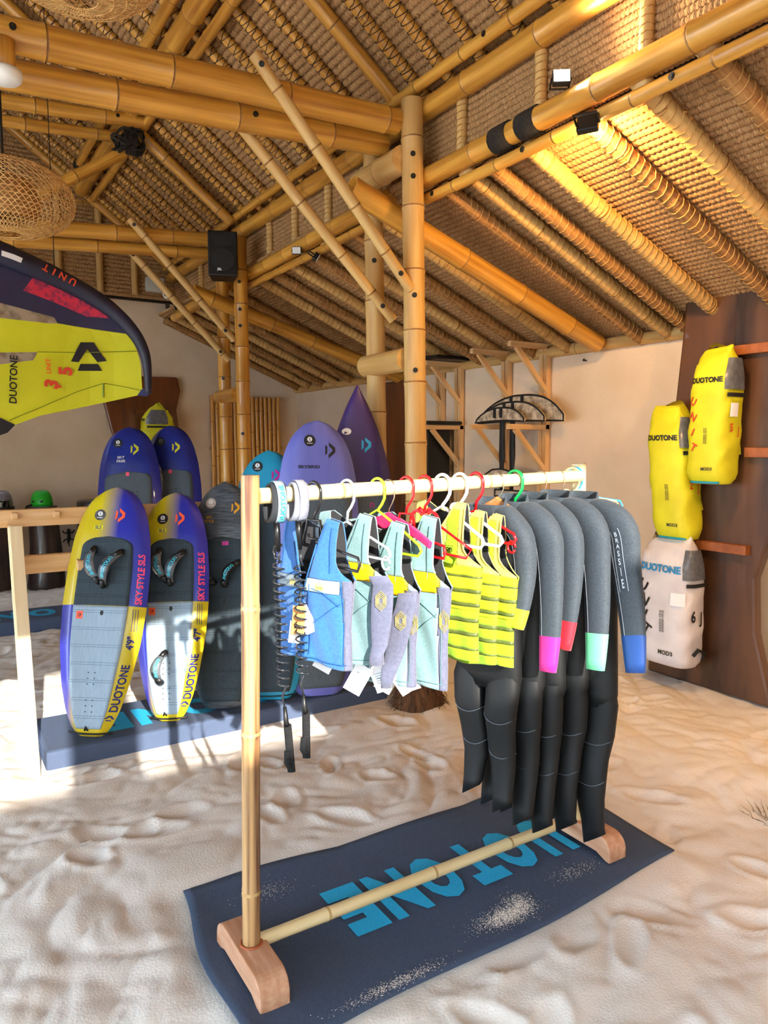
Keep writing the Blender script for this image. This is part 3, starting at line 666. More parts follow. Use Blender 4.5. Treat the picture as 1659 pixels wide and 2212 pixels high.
# yellow striped vests
YEL = fab('vest_yellow', '#d8cc66', '#cfc258'); LIM = fab('vest_lime', '#9fcf10', '#94c40c'); STG = mat('vest_glitter', '#3f4a20', '#6f7838', (700, 700, 700), 2, (.45, .55), .5)
def reg_yel(u, t, f):
    if t < .60 and abs(u) < 1.01:
        k = (t/.60)*6.5
        if .62 < k % 1 < .86: return 'stripe'
        return 'lower_body' if k < 3.4 else 'chest_panel'
    if .22 < abs(u) < .50 and f and t < .95: return 'shoulder_inset'
    return 'front_panel' if f else 'back_panel'
MY = {'stripe': STG, 'lower_body': LIM, 'chest_panel': mat('vest_yellow_mid', '#c3cf24', '#b9c61e', (100, 100, 100), rough=.8), 'shoulder_inset': LIM, 'front_panel': YEL, 'back_panel': YEL}
for x, zb, yw, yc, lab, sd in ((1.525, .925, 8, 2.06, 'yellow striped foam vest nearest the mint vests', 5), (1.600, .895, 6, 2.05, 'middle one of the three yellow striped foam vests', 6), (1.672, .88, 5, 2.04, 'yellow striped foam vest next to the dark wetsuits', 7)):
    v = Vest(x, zb, .535, .175, math.radians(yw+6), .034, yc, .80, sd, .62)
    t_ = v.build('foam_vest', lab, 'vest', 'vests on the rail', reg_yel, MY, VDK); ion(v, .33, .70, .022, t_, INK)
    g = Geo().tube([v.pt(v.a(h*v.H)*1.0, h*v.H, True, .002) for h in np.linspace(.60, .97, 12)], .003, 6); g.tube([v.pt(v.n(h*v.H, True)+.001, h*v.H, True, .002) for h in np.linspace(.82, .98, 12)], .003, 6)
    g.obj('piping', YEL, t_, True)

# ---- wetsuits
def ell(c, ax, a, bx, b, n=20, p=2.4):
    c = Vector(c); ax = Vector(ax); bx = Vector(bx); R_ = []
    for k in range(n):
        t = 2*PI*k/n; cc, ss = math.cos(t), math.sin(t)
        R_.append(c+ax*a*math.copysign(abs(cc)**(2/p), cc)+bx*b*math.copysign(abs(ss)**(2/p), ss))
    return R_
SEAM = mat('seam_thread', '#6d7680', rough=.6)
def wetsuit(x, yc, ztop, zbot, cuffc, label, yaw, cuff_y, cuff_z, fat=1.0, sleeve_w=.05, cuffn=''):
    M = Matrix.Translation((x, yc, 0)) @ Matrix.Rotation(math.radians(yaw), 4, 'Z'); MI = M.inverted()
    th = thing('wetsuit', label, 'wetsuit', M=M, group='wetsuits on the rail'); Y_ = (0, -1, 0); X_ = (1, 0, 0)
    zc = zbot+(ztop-zbot)*.44
    def seamline(P): return P
    T = [(ztop-.005, .085, .03), (ztop-.035, .135, .036), (ztop-.075, .178, .042), (ztop-.14, .182, .05), (ztop-.25, .165, .052), (ztop-.38, .155, .05), (zc+.12, .16, .052), (zc+.02, .165, .048), (zc-.03, .15, .04)]
    g = Geo().rings([ell((.004*math.sin(z*9+x*30), 0, z), Y_, a*fat, X_, b) for z, a, b in T], (False, True)); g.obj('torso', NEO_SHADE, th, True, local=True)
    # open collar, higher at the back
    R_ = []
    for z, a, b in ((ztop-.02, .085, .034), (ztop+.005, .07, .038), (ztop+.032, .064, .038)):
        R_.append([(p[0], p[1], p[2]+(.012 if p[0] > 0 else -.012)) for p in ell((0, 0, z), Y_, a, X_, b)])
    co = Geo().rings(R_, (False, False)).obj('collar', NEO_LIT, th, True, local=True); so = co.modifiers.new('t', 'SOLIDIFY'); so.thickness = .004
    sl = Geo()
    for s_ in (-1, 1):
        top = Vector((0, s_*.082*fat, zc+.04)); bot = Vector((-.006*s_, s_*.075*fat, zbot+(.0 if s_ < 0 else .03)))
        R_ = []; 
        for k, a in ((0, .066), (.10, .076), (.3, .075), (.45, .066), (.52, .066), (.7, .058), (.9, .046), (1, .043)):
            c = top.lerp(bot, k)+Vector((.012*math.sin(k*7+x*9), .010*math.sin(k*5+s_), 0)); R_.append(ell(c, Y_, a*fat, X_, (.036 if k < .05 else .043)-.02*k))
        R_[-1] = [p+Vector((0, 0, -.03*(p.y-bot.y)/.04)) for p in R_[-1]]
        lg = Geo().rings(R_, (False, True)).obj('leg', NEO_SHADE, th, True, local=True)
        for k in (.34, .6):   # knee panel seams
            c = top.lerp(bot, k)+Vector((.012*math.sin(k*7+x*9), .010*math.sin(k*5+s_), 0)); a = interp(k, [(0, .085), (.3, .075), (.52, .066), (.7, .058), (1, .043)])
            P = [p+Vector((0, 0, .012*math.cos(i*2*PI/20*2))) for i, p in enumerate(ell(c, Y_, a*fat+.0006, X_, .0456-.022*k))]
            Geo().tube(P, .0012, 4, True).obj('knee_seam', SEAM, lg, local=True)
        # sleeve: one sweep from the collar over the shoulder to the cuff
        if s_ < 0: ce = MI @ Vector((x-.035, cuff_y, cuff_z))
        else: ce = Vector((.012, .20*fat, cuff_z+.03))
        K = [Vector((0, s_*.035, ztop-.012)), Vector((0, s_*.10*fat, ztop-.035)), Vector((-.004, s_*.165*fat, ztop-.09)), Vector((-.006, s_*.185*fat, ztop-.20)), Vector((-.008, s_*.185*fat, ztop-.20)).lerp(ce, .5)+Vector((0, s_*.008, 0)), ce]
        def path(t):
            f = t*(len(K)-1); i = min(int(f), len(K)-2); u = f-i
            p0, p1, p2, p3 = K[max(i-1, 0)], K[i], K[i+1], K[min(i+2, len(K)-1)]
            return .5*((2*p1)+(p2-p0)*u+(2*p0-5*p1+4*p2-p3)*u*u+(3*p1-p0-3*p2+p3)*u**3)
        R_ = []; Rc = []; CF = []
        for k in list(np.linspace(0, .86, 20))+[.861, .9, .95, 1]:
            c = path(k); d = (path(min(1, k+.02))-path(max(0, k-.02))).normalized()
            bx = Vector((1, 0, 0)); bx = (bx-d*bx.dot(d)).normalized(); ax = bx.cross(d)
            a = interp(k, [(0, .03), (.15, .05), (.3, sleeve_w*1.15), (.45, sleeve_w*1.2), (.6, sleeve_w*1.1), (.8, sleeve_w*.92), (.86, sleeve_w*.84), (1, sleeve_w*.66)]); b = interp(k, [(0, .03), (.3, .042), (.5, .036), (1, .017)])
            ring = ell(c, ax, a, bx, b); CF.append((c, ax*a, bx*b))
            if k <= .861: R_.append(ring)
            if k >= .86: Rc.append([c+(p-c)*1.03 for p in ring])
        slv = Geo().rings(R_, (True, False)).obj('sleeve', NEO_LIT, th, True, local=True)
        Geo().rings(Rc, (False, True)).obj('cuff', cuffc, th, True, local=True)
        Geo().tube([c+a_*.5-b_*.92 for c, a_, b_ in CF[4:20]], .0011, 4).obj('sleeve_seam', SEAM, slv, local=True)
        if s_ < 0: near = (CF, slv)
    return th, M, near
CU = {n: mat('cuff_'+n, c, rough=.6, sheen=.2) for n, c in (('yellow', '#d8e81e'), ('magenta', '#e01a8e'), ('red', '#e0182e'), ('mint', '#6fe0a0'), ('blue', '#0f4590'))}
ws = []
ws.append(wetsuit(1.745, 2.065, 1.415, .31, CU['yellow'], 'dark short wetsuit with bright yellow cuff beside the yellow vests', 8, 1.875, 1.02, .92, .036))
ws.append(wetsuit(1.835, 2.05, 1.425, .245, CU['magenta'], 'dark wetsuit with a magenta cuff, second from the yellow vests', 8, 1.815, .87, .98, .048))
ws.append(wetsuit(1.915, 2.03, 1.43, .20, CU['red'], 'dark wetsuit with a red cuff in the middle of the wetsuits', 8, 1.825, .935, .98, .046))
ws.append(wetsuit(2.015, 2.015, 1.435, .185, CU['mint'], 'dark wetsuit with a mint green cuff, second from the right end', 8, 1.765, .86, 1.02, .052))
ws.append(wetsuit(2.105, 1.965, 1.43, .135, CU['blue'], 'rightmost dark wetsuit with a dark blue cuff and sleeve lettering', 8, 1.665, .86, 1.05, .054))
# brand print on the last sleeve
th5, M5, (CF5, slv5) = ws[4]
g = Geo(); NS = len(CF5)
def on_sleeve(t, u):      # t along, u across in metres
    i = min(int(t), NS-2); f = t-i; c = CF5[i][0].lerp(CF5[i+1][0], f); a_ = CF5[i][1].lerp(CF5[i+1][1], f); b_ = CF5[i][2].lerp(CF5[i+1][2], f)
    q = max(-.97, min(.97, u/a_.length)); return c+a_*q-b_*(1-abs(q)**2.4)**(1/2.4)*1.06
for i, ch in enumerate('BRASSIE'):
    if ch == 'A': V, F = [(-.008, -.006, 0), (0, -.001, 0), (.008, -.006, 0), (0, .010, 0)], [(0, 1, 2, 3)]
    else: V, F = text(ch, .021, .02)
    g.add([on_sleeve(9.3+i*.98-y/.0215, -x) for x, y, _ in V], F)
for q in (-.017, .017):
    for i in range(16):
        t = 8.6+i*.45; g.add([on_sleeve(t, q-.0011), on_sleeve(t, q+.0011), on_sleeve(t+.45, q+.0011), on_sleeve(t+.45, q-.0011)], [(0, 1, 2, 3)])
g.obj('sleeve_print', mat('print_silver', '#aeb9c6', rough=.5), slv5, local=True)

# ---- coiled leashes
WEB = mat('webbing_black', '#17181b', '#0d0e10', (30, 30, 500), rough=.85, bump=.6, bsc=(20, 20, 420))
CORD = mat('leash_cord', '#23272c', rough=.2, coat=.6)
CUFG = mat('cuff_grey', '#8c8f9c', '#7c7f8c', (300, 300, 300), rough=.9); TEAL = mat('print_teal', '#3fc4dc', rough=.5); CUFB = mat('cuff_black', '#22262c', rough=.8); PADG = mat('cuff_pad', '#7f8f98', rough=.6)
def leash(x, y, cm, label, ztop, coil0, coil1, r, drift, straps):
    th = thing('coil_leash', label, 'leash', (x, y, zr(x)), group='coil leashes on the rail')
    # cuff: a wide strap looped round the rail, hanging in an oval
    zc = zr(x)-.022; n = 26; wd = .045; R_ = []
    V = []; F = []
    for k in range(n):
        a = 2*PI*k/n; ry, rz = .036+.004*math.sin(a*2), .055
        for dx in (-wd/2, wd/2): V.append((x+dx+.006*math.sin(a), y+ry*math.cos(a)*(1), zc+rz*math.sin(a)))
    F = [(2*k, 2*k+1, (2*k+3) % (2*n), (2*k+2) % (2*n)) for k in range(n)]
    o = Geo().add(V, F).obj('ankle_cuff', cm, th, True); so = o.modifiers.new('t', 'SOLIDIFY'); so.thickness = .009; so.offset = 0
    # webbing over it
    P = [(x+.006, y-.046*math.cos(a), zc+.066*math.sin(a)) for a in np.linspace(-1.1, 1.9, 14)]
    V = [(p[0]+d, p[1], p[2]) for p in P for d in (-.014, .014)]; F = [(2*k, 2*k+1, 2*k+3, 2*k+2) for k in range(13)]
    wb = Geo().add(V, F).obj('cuff_strap', PADG if cm is CUFB else cm, th, True); so = wb.modifiers.new('t', 'SOLIDIFY'); so.thickness = .003
    if cm is CUFB:
        V, F = text('DUOTONE', .021, .03); g = Geo(); V2 = rot2(V, PI/2)
        g.add([(x+.006+a, y-.046*math.cos(b/.058)-.0035*math.cos(b/.058), zc+.066*math.sin(b/.058)+.003*math.sin(b/.058)) for a, b, _ in V2], F); g.obj('cuff_print', TEAL, th)
    z0 = zc-.06
    Geo().tube([(x, y-.01, z0), (x+.001, y-.012, z0-.03), (x+.004, y-.014, z0-.085)], [.0095, .010, .006], 10).obj('swivel', BLACK, th, True)
    P = [(x+.004, y-.014, z0-.08), (x+.006, y-.016, z0-.12)]
    nturn = int((coil0-coil1)/.0235); m_ = nturn*14
    zz = lambda k: coil0+(coil1-coil0)*k
    cx = lambda k: x+drift*k; cy = y-.018
    for i in range(m_+1):
        k = i/m_; a = 2*PI*i/14; rr = r*(1 if 0 < i < m_ else .6)
        P.append((cx(k)+rr*math.cos(a), cy+rr*math.sin(a), zz(k)))
    P += [(cx(1)-.004, cy, coil1-.03), (cx(1)+.004, cy, coil1-.07)]
    Geo().tube(P, .0033, 6).obj('coil', CORD, th, True)
    e = Vector((cx(1)+.004, cy, coil1-.065))
    Geo().tube([e, e+Vector((.004, 0, -.05)), e+Vector((.008, 0, -.06))], [.0055, .0085, .009], 10).obj('end_sleeve', BLACK, th, True)
    e = e+Vector((.008, 0, -.055)); d = Vector(straps)
    g = Geo().tube([e, e+d*.5, e+d], .0125, 8, flat=.4, ref=(.8, -.55, 0)); g.tube([e+d*.55+Vector((-.008, 0, 0)), e+d*.8+Vector((-.012, 0, 0)), e+d*.95], .010, 8, flat=.5, ref=(.8, -.55, 0)); g.obj('rail_saver', WEB, th, True)
leash(.893, 2.045, CUFB, 'coiled black leash with a black printed cuff nearest the left rack post', 0, 1.30, .915, .0165, .012, (.012, 0, -.155))
leash(.962, 2.04, CUFG, 'coiled leash with a grey cuff hanging in front of the blue vest', 0, 1.285, .945, .0165, .004, (.0, 0, -.15))
# ================================================================== BOARD DISPLAY
DAIS = mat('dais_felt', '#4d5b76', '#414f6a', (300, 300, 300), 3, (.3, .7), .95, .3, (500, 500, 500))
def dais(x0, x1, y0, y1, h, label, word, lx, pitch, wd, ly0, ly1):
    t = thing('display_plinth', label, 'plinth', ((x0+x1)/2, (y0+y1)/2, 0), group='felt covered plinths')
    Geo().box(((x0+x1)/2, (y0+y1)/2, h/2-.02), (x1-x0, y1-y0, h+.04)).obj('felt_body', DAIS, t, False, None, .018)
    g = mat_text(word, lx, pitch, ly0, ly1, wd); g.v = [(a, b, h+.0015) for a, b, _ in g.v]; g.obj('lettering', CYAN, t)
dais(.47, 2.53, 4.0, 4.56, .085, 'long low navy felt plinth carrying the row of boards', 'DUOTONE', 2.5, .26, .21, 4.12, 4.40)
dais(-.6, 2.45, 7.1, 7.62, .11, 'low navy felt plinth farther back, behind the pine rack', 'DUOTONE', 2.2, .30, .22, 7.2, 7.5)
# ---- boards
FOIL = [(0, .24), (.012, .36), (.04, .48), (.1, .63), (.2, .79), (.35, .94), (.5, 1), (.65, .99), (.78, .92), (.87, .80), (.93, .65), (.97, .47), (.99, .3), (1, .05)]
BLUNT = [(0, .42), (.012, .54), (.04, .66), (.1, .77), (.2, .88), (.35, .97), (.5, 1), (.65, .985), (.78, .93), (.87, .82), (.93, .66), (.97, .46), (.99, .28), (1, .05)]
SURF = [(0, .12), (.02, .26), (.07, .45), (.15, .66), (.27, .86), (.42, .99), (.5, 1), (.62, .95), (.75, .78), (.85, .55), (.93, .3), (.975, .12), (1, .01)]
class Board:
    def __init__(s, tail, nose, W, T, N, outline, label, cat='surfboard', name='foil_board'):
        tail = Vector(tail); nose = Vector(nose); s.L = (nose-tail).length; Y_ = (nose-tail).normalized()
        Z_ = Vector(N); Z_ = (Z_-Y_*Z_.dot(Y_)).normalized(); X_ = Y_.cross(Z_)
        s.M = Matrix((X_, Y_, Z_)).transposed().to_4x4(); s.M.translation = tail
        s.W = W; s.T = T; tt = np.linspace(0, 1, 400); oo = np.interp(tt, [p[0] for p in outline], [p[1] for p in outline])
        k = np.hanning(31); k /= k.sum(); sm_ = np.convolve(np.pad(oo, 15, mode='edge'), k, 'valid'); wgt = np.clip(np.minimum(tt, 1-tt)/.06, 0, 1); s.tt = tt; s.oo = oo*(1-wgt)+sm_*wgt
        s.th = thing(name, label, cat, M=s.M, group='boards on display')
    def hw(s, t): return s.W/2*float(np.interp(t, s.tt, s.oo))
    def rock(s, t): return .05*max(0, t-.6)**2*s.L*2-.0
    def top(s, x, y):
        t = min(1, max(0, y/s.L)); q = min(1, abs(x)/max(s.hw(t), 1e-4)); tp = interp(t, [(0, .5), (.05, .75), (.2, 1), (.8, 1), (.95, .75), (1, .45)])
        return s.T*tp*(1-(.5*max(0, (q-.6)/.4)**1.35))+s.rock(t)
    def bot(s, x, y):
        t = min(1, max(0, y/s.L)); q = min(1, abs(x)/max(s.hw(t), 1e-4)); tp = interp(t, [(0, .5), (.05, .75), (.2, 1), (.8, 1), (.95, .75), (1, .45)])
        return s.T*tp*.46*max(0, (q-.7)/.3)**2+s.rock(t)
    def hull(s, m):
        Q = [-1, -.985, -.94, -.87, -.78, -.68, -.4, 0, .4, .68, .78, .87, .94, .985, 1]; R_ = []
        for t in sorted(set(list(np.linspace(0, 1, 50))+[.005, .01, .985, .993])):
            y = t*s.L; w_ = s.hw(t); R_.append([(q*w_, y, s.top(q*w_, y)) for q in Q]+[(q*w_, y, s.bot(q*w_, y)) for q in Q[::-1]])
        o = Geo().rings(R_).obj('hull', m, s.th, True, local=True)
        e = o.modifiers.new('e', 'EDGE_SPLIT'); e.split_angle = math.radians(70); return o
    def pad(s, t0, t1, m, qm=.74, z=.004, round_top=.0, name='deck_pad', grooves=0, gm=None):
        n = 40; V = []; F = []; m_ = 12
        for i in range(n+1):
            t = t0+(t1-t0)*i/n; q = qm
            if round_top: k = max(0, (t-(t1-round_top))/round_top); q *= math.sqrt(max(.0004, 1-k**2.6))
            for j in range(m_+1):
                x = (2*j/m_-1)*q*s.hw(t); V.append((x, t*s.L, s.top(x, t*s.L)+z))
        for i in range(n):
            for j in range(m_): a = i*(m_+1)+j; F.append((a, a+1, a+m_+2, a+m_+1))
        o = Geo().add(V, F).obj(name, m, s.th, True, local=True); so = o.modifiers.new('t', 'SOLIDIFY'); so.thickness = .004; so.offset = -1
        if grooves:
            g = Geo()
            for k in range(grooves):
                for d in (0, .012):
                    t = t0+(t1-t0)*(k+.6)/grooves+d/s.L
                    q = qm*.98*(math.sqrt(max(.01, 1-max(0, (t-(t1-round_top))/round_top)**2.6)) if round_top else 1)
                    if t > t1-.01: continue
                    g.tube([(x, t*s.L, s.top(x, t*s.L)+z+.0003) for x in np.linspace(-q, q, 9)*s.hw(t)], .0011, 4)
            g.obj('grooves', gm, o, local=True)
        return o
    def put(s, V, F, cx, cy, m, a=0, z=.0012, name='print', parent=None):
        V = rot2(V, a, cx, cy); return Geo().add([(x, y, s.top(x, y)+z) for x, y, _ in V], F).obj(name, m, parent or s.th, local=True)
    def railgeo(s, V, F, cy, m, qc, name='print'):     # lettering that follows the right rail, reading upwards
        return Geo().add([(lambda yy, xx: (xx, yy, s.top(xx, yy)+.0014))(cy+x, qc*s.hw((cy+x)/s.L)-y) for x, y, _ in V], F).obj(name, m, s.th, local=True)
    def rail(s, txt, cy, size, m, qc, bold=.03): V, F = text(txt, size, bold); return s.railgeo(V, F, cy, m, qc)
    def disc(s, cx, cy, r, m, z=.0012, name='sticker', asp=1, n=24):
        V = [(r*math.cos(2*PI*k/n), asp*r*math.sin(2*PI*k/n), 0) for k in range(n)]
        return s.put(V, [tuple(range(n))], cx, cy, m, 0, z, name)
    def sticker(s, cx, cy, r, m, m2):
        o = s.disc(cx, cy, r, m); o2 = s.put(*[(lambda n: ([(r*.42*math.cos(2*PI*k/n), r*.42*math.sin(2*PI*k/n), 0) for k in range(n)], [tuple(range(n))]))(18)][0], cx, cy+r*.2, m2, 0, .0018, 'sticker_print', o)
        V, F = text('S', r*.7, .02); s.put(V, F, cx, cy+r*.2, m, 0, .0024, 'sticker_print', o)
        s.put([(-r*.5, -.04*r, 0), (r*.5, -.04*r, 0), (r*.5, .06*r, 0), (-r*.5, .06*r, 0)], [(0, 1, 2, 3)], cx, cy-r*.5, m2, 0, .0018, 'sticker_print', o)
    def strap(s, x0, y0, x1, y1, m, arch=.065, wd=.03, txt=True):
        A = Vector((x0, y0, s.top(x0, y0))); B = Vector((x1, y1, s.top(x1, y1))); d = (B-A); across = Vector((d.y, -d.x, 0)).normalized()
        def S_(k, u): 
            z = arch*(math.sin(PI*min(1, max(0, k))))**.55; bow = across*(.02*math.sin(PI*k))
            return A+d*k+Vector((0, 0, z+.006))+across*u*wd*(.75+.35*math.sin(PI*k))+bow
        V = []; F = []; n = 22
        for i in range(n+1):
            for u in (-1, -.3, .3, 1): V.append(S_(i/n, u)+Vector((0, 0, -.004 if abs(u) > .9 else 0)))
        for i in range(n):
            for j in range(3): a = i*4+j; F.append((a, a+1, a+5, a+4))
        o = Geo().add(V, F).obj('foot_strap', m, s.th, True, local=True); so = o.modifiers.new('t', 'SOLIDIFY'); so.thickness = .009; so.offset = -1
        for P_, sg in ((A, 1), (B, -1)):
            k = .0 if sg > 0 else 1.
            Geo().tube([P_+Vector((0, 0, .004)), S_(abs(k-.04), 0)-Vector((0, 0, .008)), S_(abs(k-.14), 0)-Vector((0, 0, .006))], [.024, .023, .018], 10, flat=.8).obj('strap_anchor', BLACK, o, True, local=True)
        if txt:
            V, F = text('DUOTONE', .03, .02); w_ = .62*d.length/ (V[:, 0].max()*2); g = Geo()
            g.add([S_(.52+x*w_/d.length, y/wd*.9)+Vector((0, 0, .0022)) for x, y, _ in V], F); g.obj('strap_print', TEAL, o, local=True)
def grad_mat(name, cl, cr, L, W, split, rough=.32, noise_amt=0):
    m = bpy.data.materials.new(name); m.use_nodes = True; N = m.node_tree.nodes; K = m.node_tree.links; b = N['Principled BSDF']
    tc = N.new('ShaderNodeTexCoord'); sp = N.new('ShaderNodeSeparateXYZ'); K.new(tc.outputs['Object'], sp.inputs[0])
    def ramp(c0, c1, p0, p1):
        mr = N.new('ShaderNodeMapRange'); mr.inputs[1].default_value = -W/2; mr.inputs[2].default_value = W/2; K.new(sp.outputs[0], mr.inputs[0])
        r_ = N.new('ShaderNodeValToRGB'); r_.color_ramp.elements[0].color = hx(c0); r_.color_ramp.elements[1].color = hx(c1); r_.color_ramp.elements[0].position = p0; r_.color_ramp.elements[1].position = p1
        K.new(mr.outputs[0], r_.inputs[0]); return r_
    r1 = ramp(cl, cr, .36, .60); r2 = ramp(cr, cl, .22, .36)
    gt = N.new('ShaderNodeMath'); gt.operation = 'GREATER_THAN'; gt.inputs[1].default_value = split*L; K.new(sp.outputs[1], gt.inputs[0])
    mx = N.new('ShaderNodeMix'); mx.data_type = 'RGBA'; K.new(gt.outputs[0], mx.inputs[0]); K.new(r2.outputs[0], mx.inputs[6]); K.new(r1.outputs[0], mx.inputs[7])
    K.new(mx.outputs[2], b.inputs['Base Color']); b.inputs['Roughness'].default_value = rough; b.inputs['Coat Weight'].default_value = .2
    return m
ORNG = mat('print_orange', '#ff5a2c', rough=.4); PINK = mat('print_pink', '#ff4f78', rough=.4); NAVY = mat('print_navy', '#1f2470', rough=.4); YLW = mat('print_yellow', '#d8d21e', rough=.4); MAG = mat('print_magenta', '#c0108c', rough=.4); CYA = mat('print_cyan', '#1f9ed0', rough=.4); AMB = mat('print_amber', '#d99a1a', rough=.4)
SILV = mat('sticker_silver', '#b9bbbd', '#8f9294', (60, 60, 60), rough=.25, metal=.8)
PADD = mat('pad_slate', '#34424b', '#2c3942', (200, 12, 200), rough=.85, bump=.2, bsc=(500, 60, 500)); PADL = mat('pad_light', '#9db1c2', '#8fa4b6', (200, 12, 200), rough=.85, bump=.2, bsc=(500, 60, 500)); PADM = mat('pad_grey', '#56616a', '#4b565f', (200, 12, 200), rough=.85, bump=.2, bsc=(500, 60, 500))
GRV = mat('pad_groove', '#222c33', rough=.9); GRVL = mat('pad_groove_light', '#6f8496', rough=.9); STRP = mat('strap_vinyl', '#6d737a', '#3a3f45', (14, 14, 14), rough=.25, coat=.6)
def holes(b, pts, parent, r=.0035):
    g = Geo()
    for x, y in pts: g.add([(x+r*math.cos(a), y+r*math.sin(a), b.top(x, y)+.0055) for a in np.linspace(0, 2*PI, 9)[:-1]], [tuple(range(8))])
    g.obj('screw_holes', INK, parent, local=True)
NB = (-.56, -.82, .26)
def sky_style(tail, nose, W, label, size, third):
    b = Board(tail, nose, W, .10, NB, FOIL, label); L = b.L; h = W/2
    b.hull(grad_mat('hull_yellow_blue', '#c9b416', '#2a2f9e', L, W, .505))
    p1 = b.pad(.505, .785, PADD, .64, .004, .055, grooves=5, gm=GRV); p2 = b.pad(.028, .503, PADL, .64, .004, 0, grooves=7, gm=GRVL)
    V, F = logo(.085); b.put(V, F, h*.20, L*.875, ORNG, name='logo')
    b.sticker(-h*.28, L*.875, .032, SILV if not third else INK, INKW if not third else PAPER)
    V, F = text('SLS', .026, .02); b.put(V, F, -h*.28, L*.822, NAVY)
    b.put([(-.026, -.012, 0), (.026, -.012, 0), (.026, .012, 0), (-.026, .012, 0)], [(0, 1, 2, 3)], -h*.28, L*.822, YLW, 0, .0007)
    b.rail('SKY STYLE SLS', L*.615, .044, PINK, .83)
    b.rail(size, L*.36, .046, NAVY, .80, .04)
    for i in range(3): b.put([(-.06, -.0015, 0), (.06, -.0015, 0), (.06, .0015, 0), (-.06, .0015, 0)], [(0, 1, 2, 3)], h*(.80+.05*(i-1)), L*.45, NAVY, PI/2)
    b.rail('DUOTONE', L*.185, .05, NAVY, .82)
    b.railgeo(*logo(.045), L*.07, NAVY, .80)
    b.put([(-.018, -.021, 0), (.018, -.021, 0), (.018, .021, 0), (-.018, .021, 0)], [(0, 1, 2, 3)], -h*.46, L*.465, ORNG, 0, .0052, 'sticker')
    V, F = logo(.026); b.put(V, F, -h*.46, L*.465, INK, 0, .006)
    o = b.disc(h*.05, L*.475, .009, INK, .0055, 'inlet', 1.5)
    holes(b, [(x, L*y+dy) for y in (.22, .115) for x in (-.02, .015) for dy in (-.03, 0, .03)], p2); holes(b, [(x, L*.55+dy) for x in (-.03, 0, .03) for dy in (0, .03)], p1)
    b.strap(-h*.30, L*.73, -h*.10, L*.60, STRP, wd=.026); b.strap(h*.34, L*.72, h*.02, L*.585, STRP, wd=.026)
    if third: b.strap(-h*.06, L*.285, -h*.16, L*.16, STRP, wd=.024)
    # tail notch plug and black tail trim
    g = Geo().tube([(x, .012+.15*x*x/h, b.top(x, .012)+.004) for x in np.linspace(-.5*h, .5*h, 9)], .006, 6); g.tube([(-.02, .03, b.top(0, .03)+.004), (-.012, .05, b.top(0, .05)+.012), (-.004, .03, b.top(0, .03)+.004)], .005, 6); g.obj('leash_plug', INK, b.th, True, local=True)
    return b
sky_style((.715, 4.10, .09), (.985, 4.44, 1.385), .475, 'yellow and blue foil board nearest the pine rack post, two straps', "4'9\"", False)
sky_style((1.135, 4.10, .09), (1.315, 4.44, 1.345), .425, 'yellow and blue foil board with a third strap low on its pale pad', "4'7\"", True)
# dark patterned board
XH = mat('hull_brushed_grey', '#5a6068', '#23272c', (14, 160, 14), 5, (.35, .7), .4, rot=(0, 0, .6))
b = Board((1.46, 4.13, .09), (1.625, 4.46, 1.40), .42, .10, NB, BLUNT, 'dark grey brushed foil board partly behind the left rack post'); h = b.W/2; L = b.L
b.hull(XH); p = b.pad(.03, .745, PADD, .84, .004, .05, grooves=9, gm=GRV)
V, F = logo(.08); b.put(V, F, h*.38, L*.875, AMB, name='logo'); b.sticker(-h*.35, L*.90, .032, mat('sticker_pale', '#b9aaa2', rough=.5), INKW)
for i, wd_ in enumerate(('SKY', 'STYLE')):
    V, F = text(wd_, .022, .02); b.put(V, F, -h*.38, L*(.835-.018*i), AMB)
b.put([(-.02, -.012, 0), (.02, -.012, 0), (.02, .012, 0), (-.02, .012, 0)], [(0, 1, 2, 3)], h*.1, L*.715, MAG, 0, .0052, 'sticker')
b.strap(-h*.40, L*.64, -h*.22, L*.54, BLACK, wd=.02); b.strap(h*.52, L*.63, h*.1, L*.53, BLACK, wd=.022)
b.disc(h*.1, L*.46, .009, INK, .0055, 'inlet', 1.5); holes(b, [(x, L*y+dy) for y in (.26, .14) for x in (-.02, .02) for dy in (-.03, 0, .03)], p)
# cyan, lavender and purple boards
CYH = mat('hull_cyan', '#1c93b8', '#1585a9', (6, 2, 6), rough=.4); LAV = mat('hull_lavender', '#6f74c8', '#6167ba', (10, 1.5, 10), rough=.45); PUR = mat('hull_purple', '#4a2870', '#2d2456', (2.2, 1.0, 2.2), 3, (.35, .65), .4)
b = Board((1.77, 4.13, .09), (1.925, 4.46, 1.595), .47, .11, NB, BLUNT, 'cyan foil board with magenta logo behind the coiled leashes'); h = b.W/2; L = b.L
b.hull(CYH); b.pad(.03, .80, PADD, .80, .004, .05, grooves=0); b.sticker(-h*.28, L*.93, .034, INK, PAPER); V, F = logo(.085); b.put(V, F, h*.22, L*.89, MAG, name='logo')
g = Geo().tube([(x, .02+.1*x*x/h, b.top(x, .02)+.003) for x in np.linspace(-.6*h, .6*h, 9)], .005, 6); g.obj('tail_trim', INK, b.th, True, local=True)
b = Board((2.055, 4.06, .09), (2.125, 4.22, 1.79), .53, .11, (-.25, -.95, .1), BLUNT, 'lavender foil board with black logo behind the mint vests'); h = b.W/2; L = b.L
b.hull(LAV); b.pad(.03, .76, PADM, .80, .004, .04); b.sticker(-h*.22, L*.925, .036, INK, PAPER); V, F = logo(.10); b.put(V, F, h*.26, L*.89, INK, name='logo'); V, F = text('SKYBRID', .026, .03, 1.35); b.put(V, F, -h*.25, L*.83, INK)
g = Geo()
for i in range(9): x = random.uniform(.2, .85)*h; g.tube([(x, .05+.05*i*random.random(), b.top(x, .06)+.002), (x+.01, .07+.05*i*random.random(), b.top(x, .08)+.002)], .003, 4)
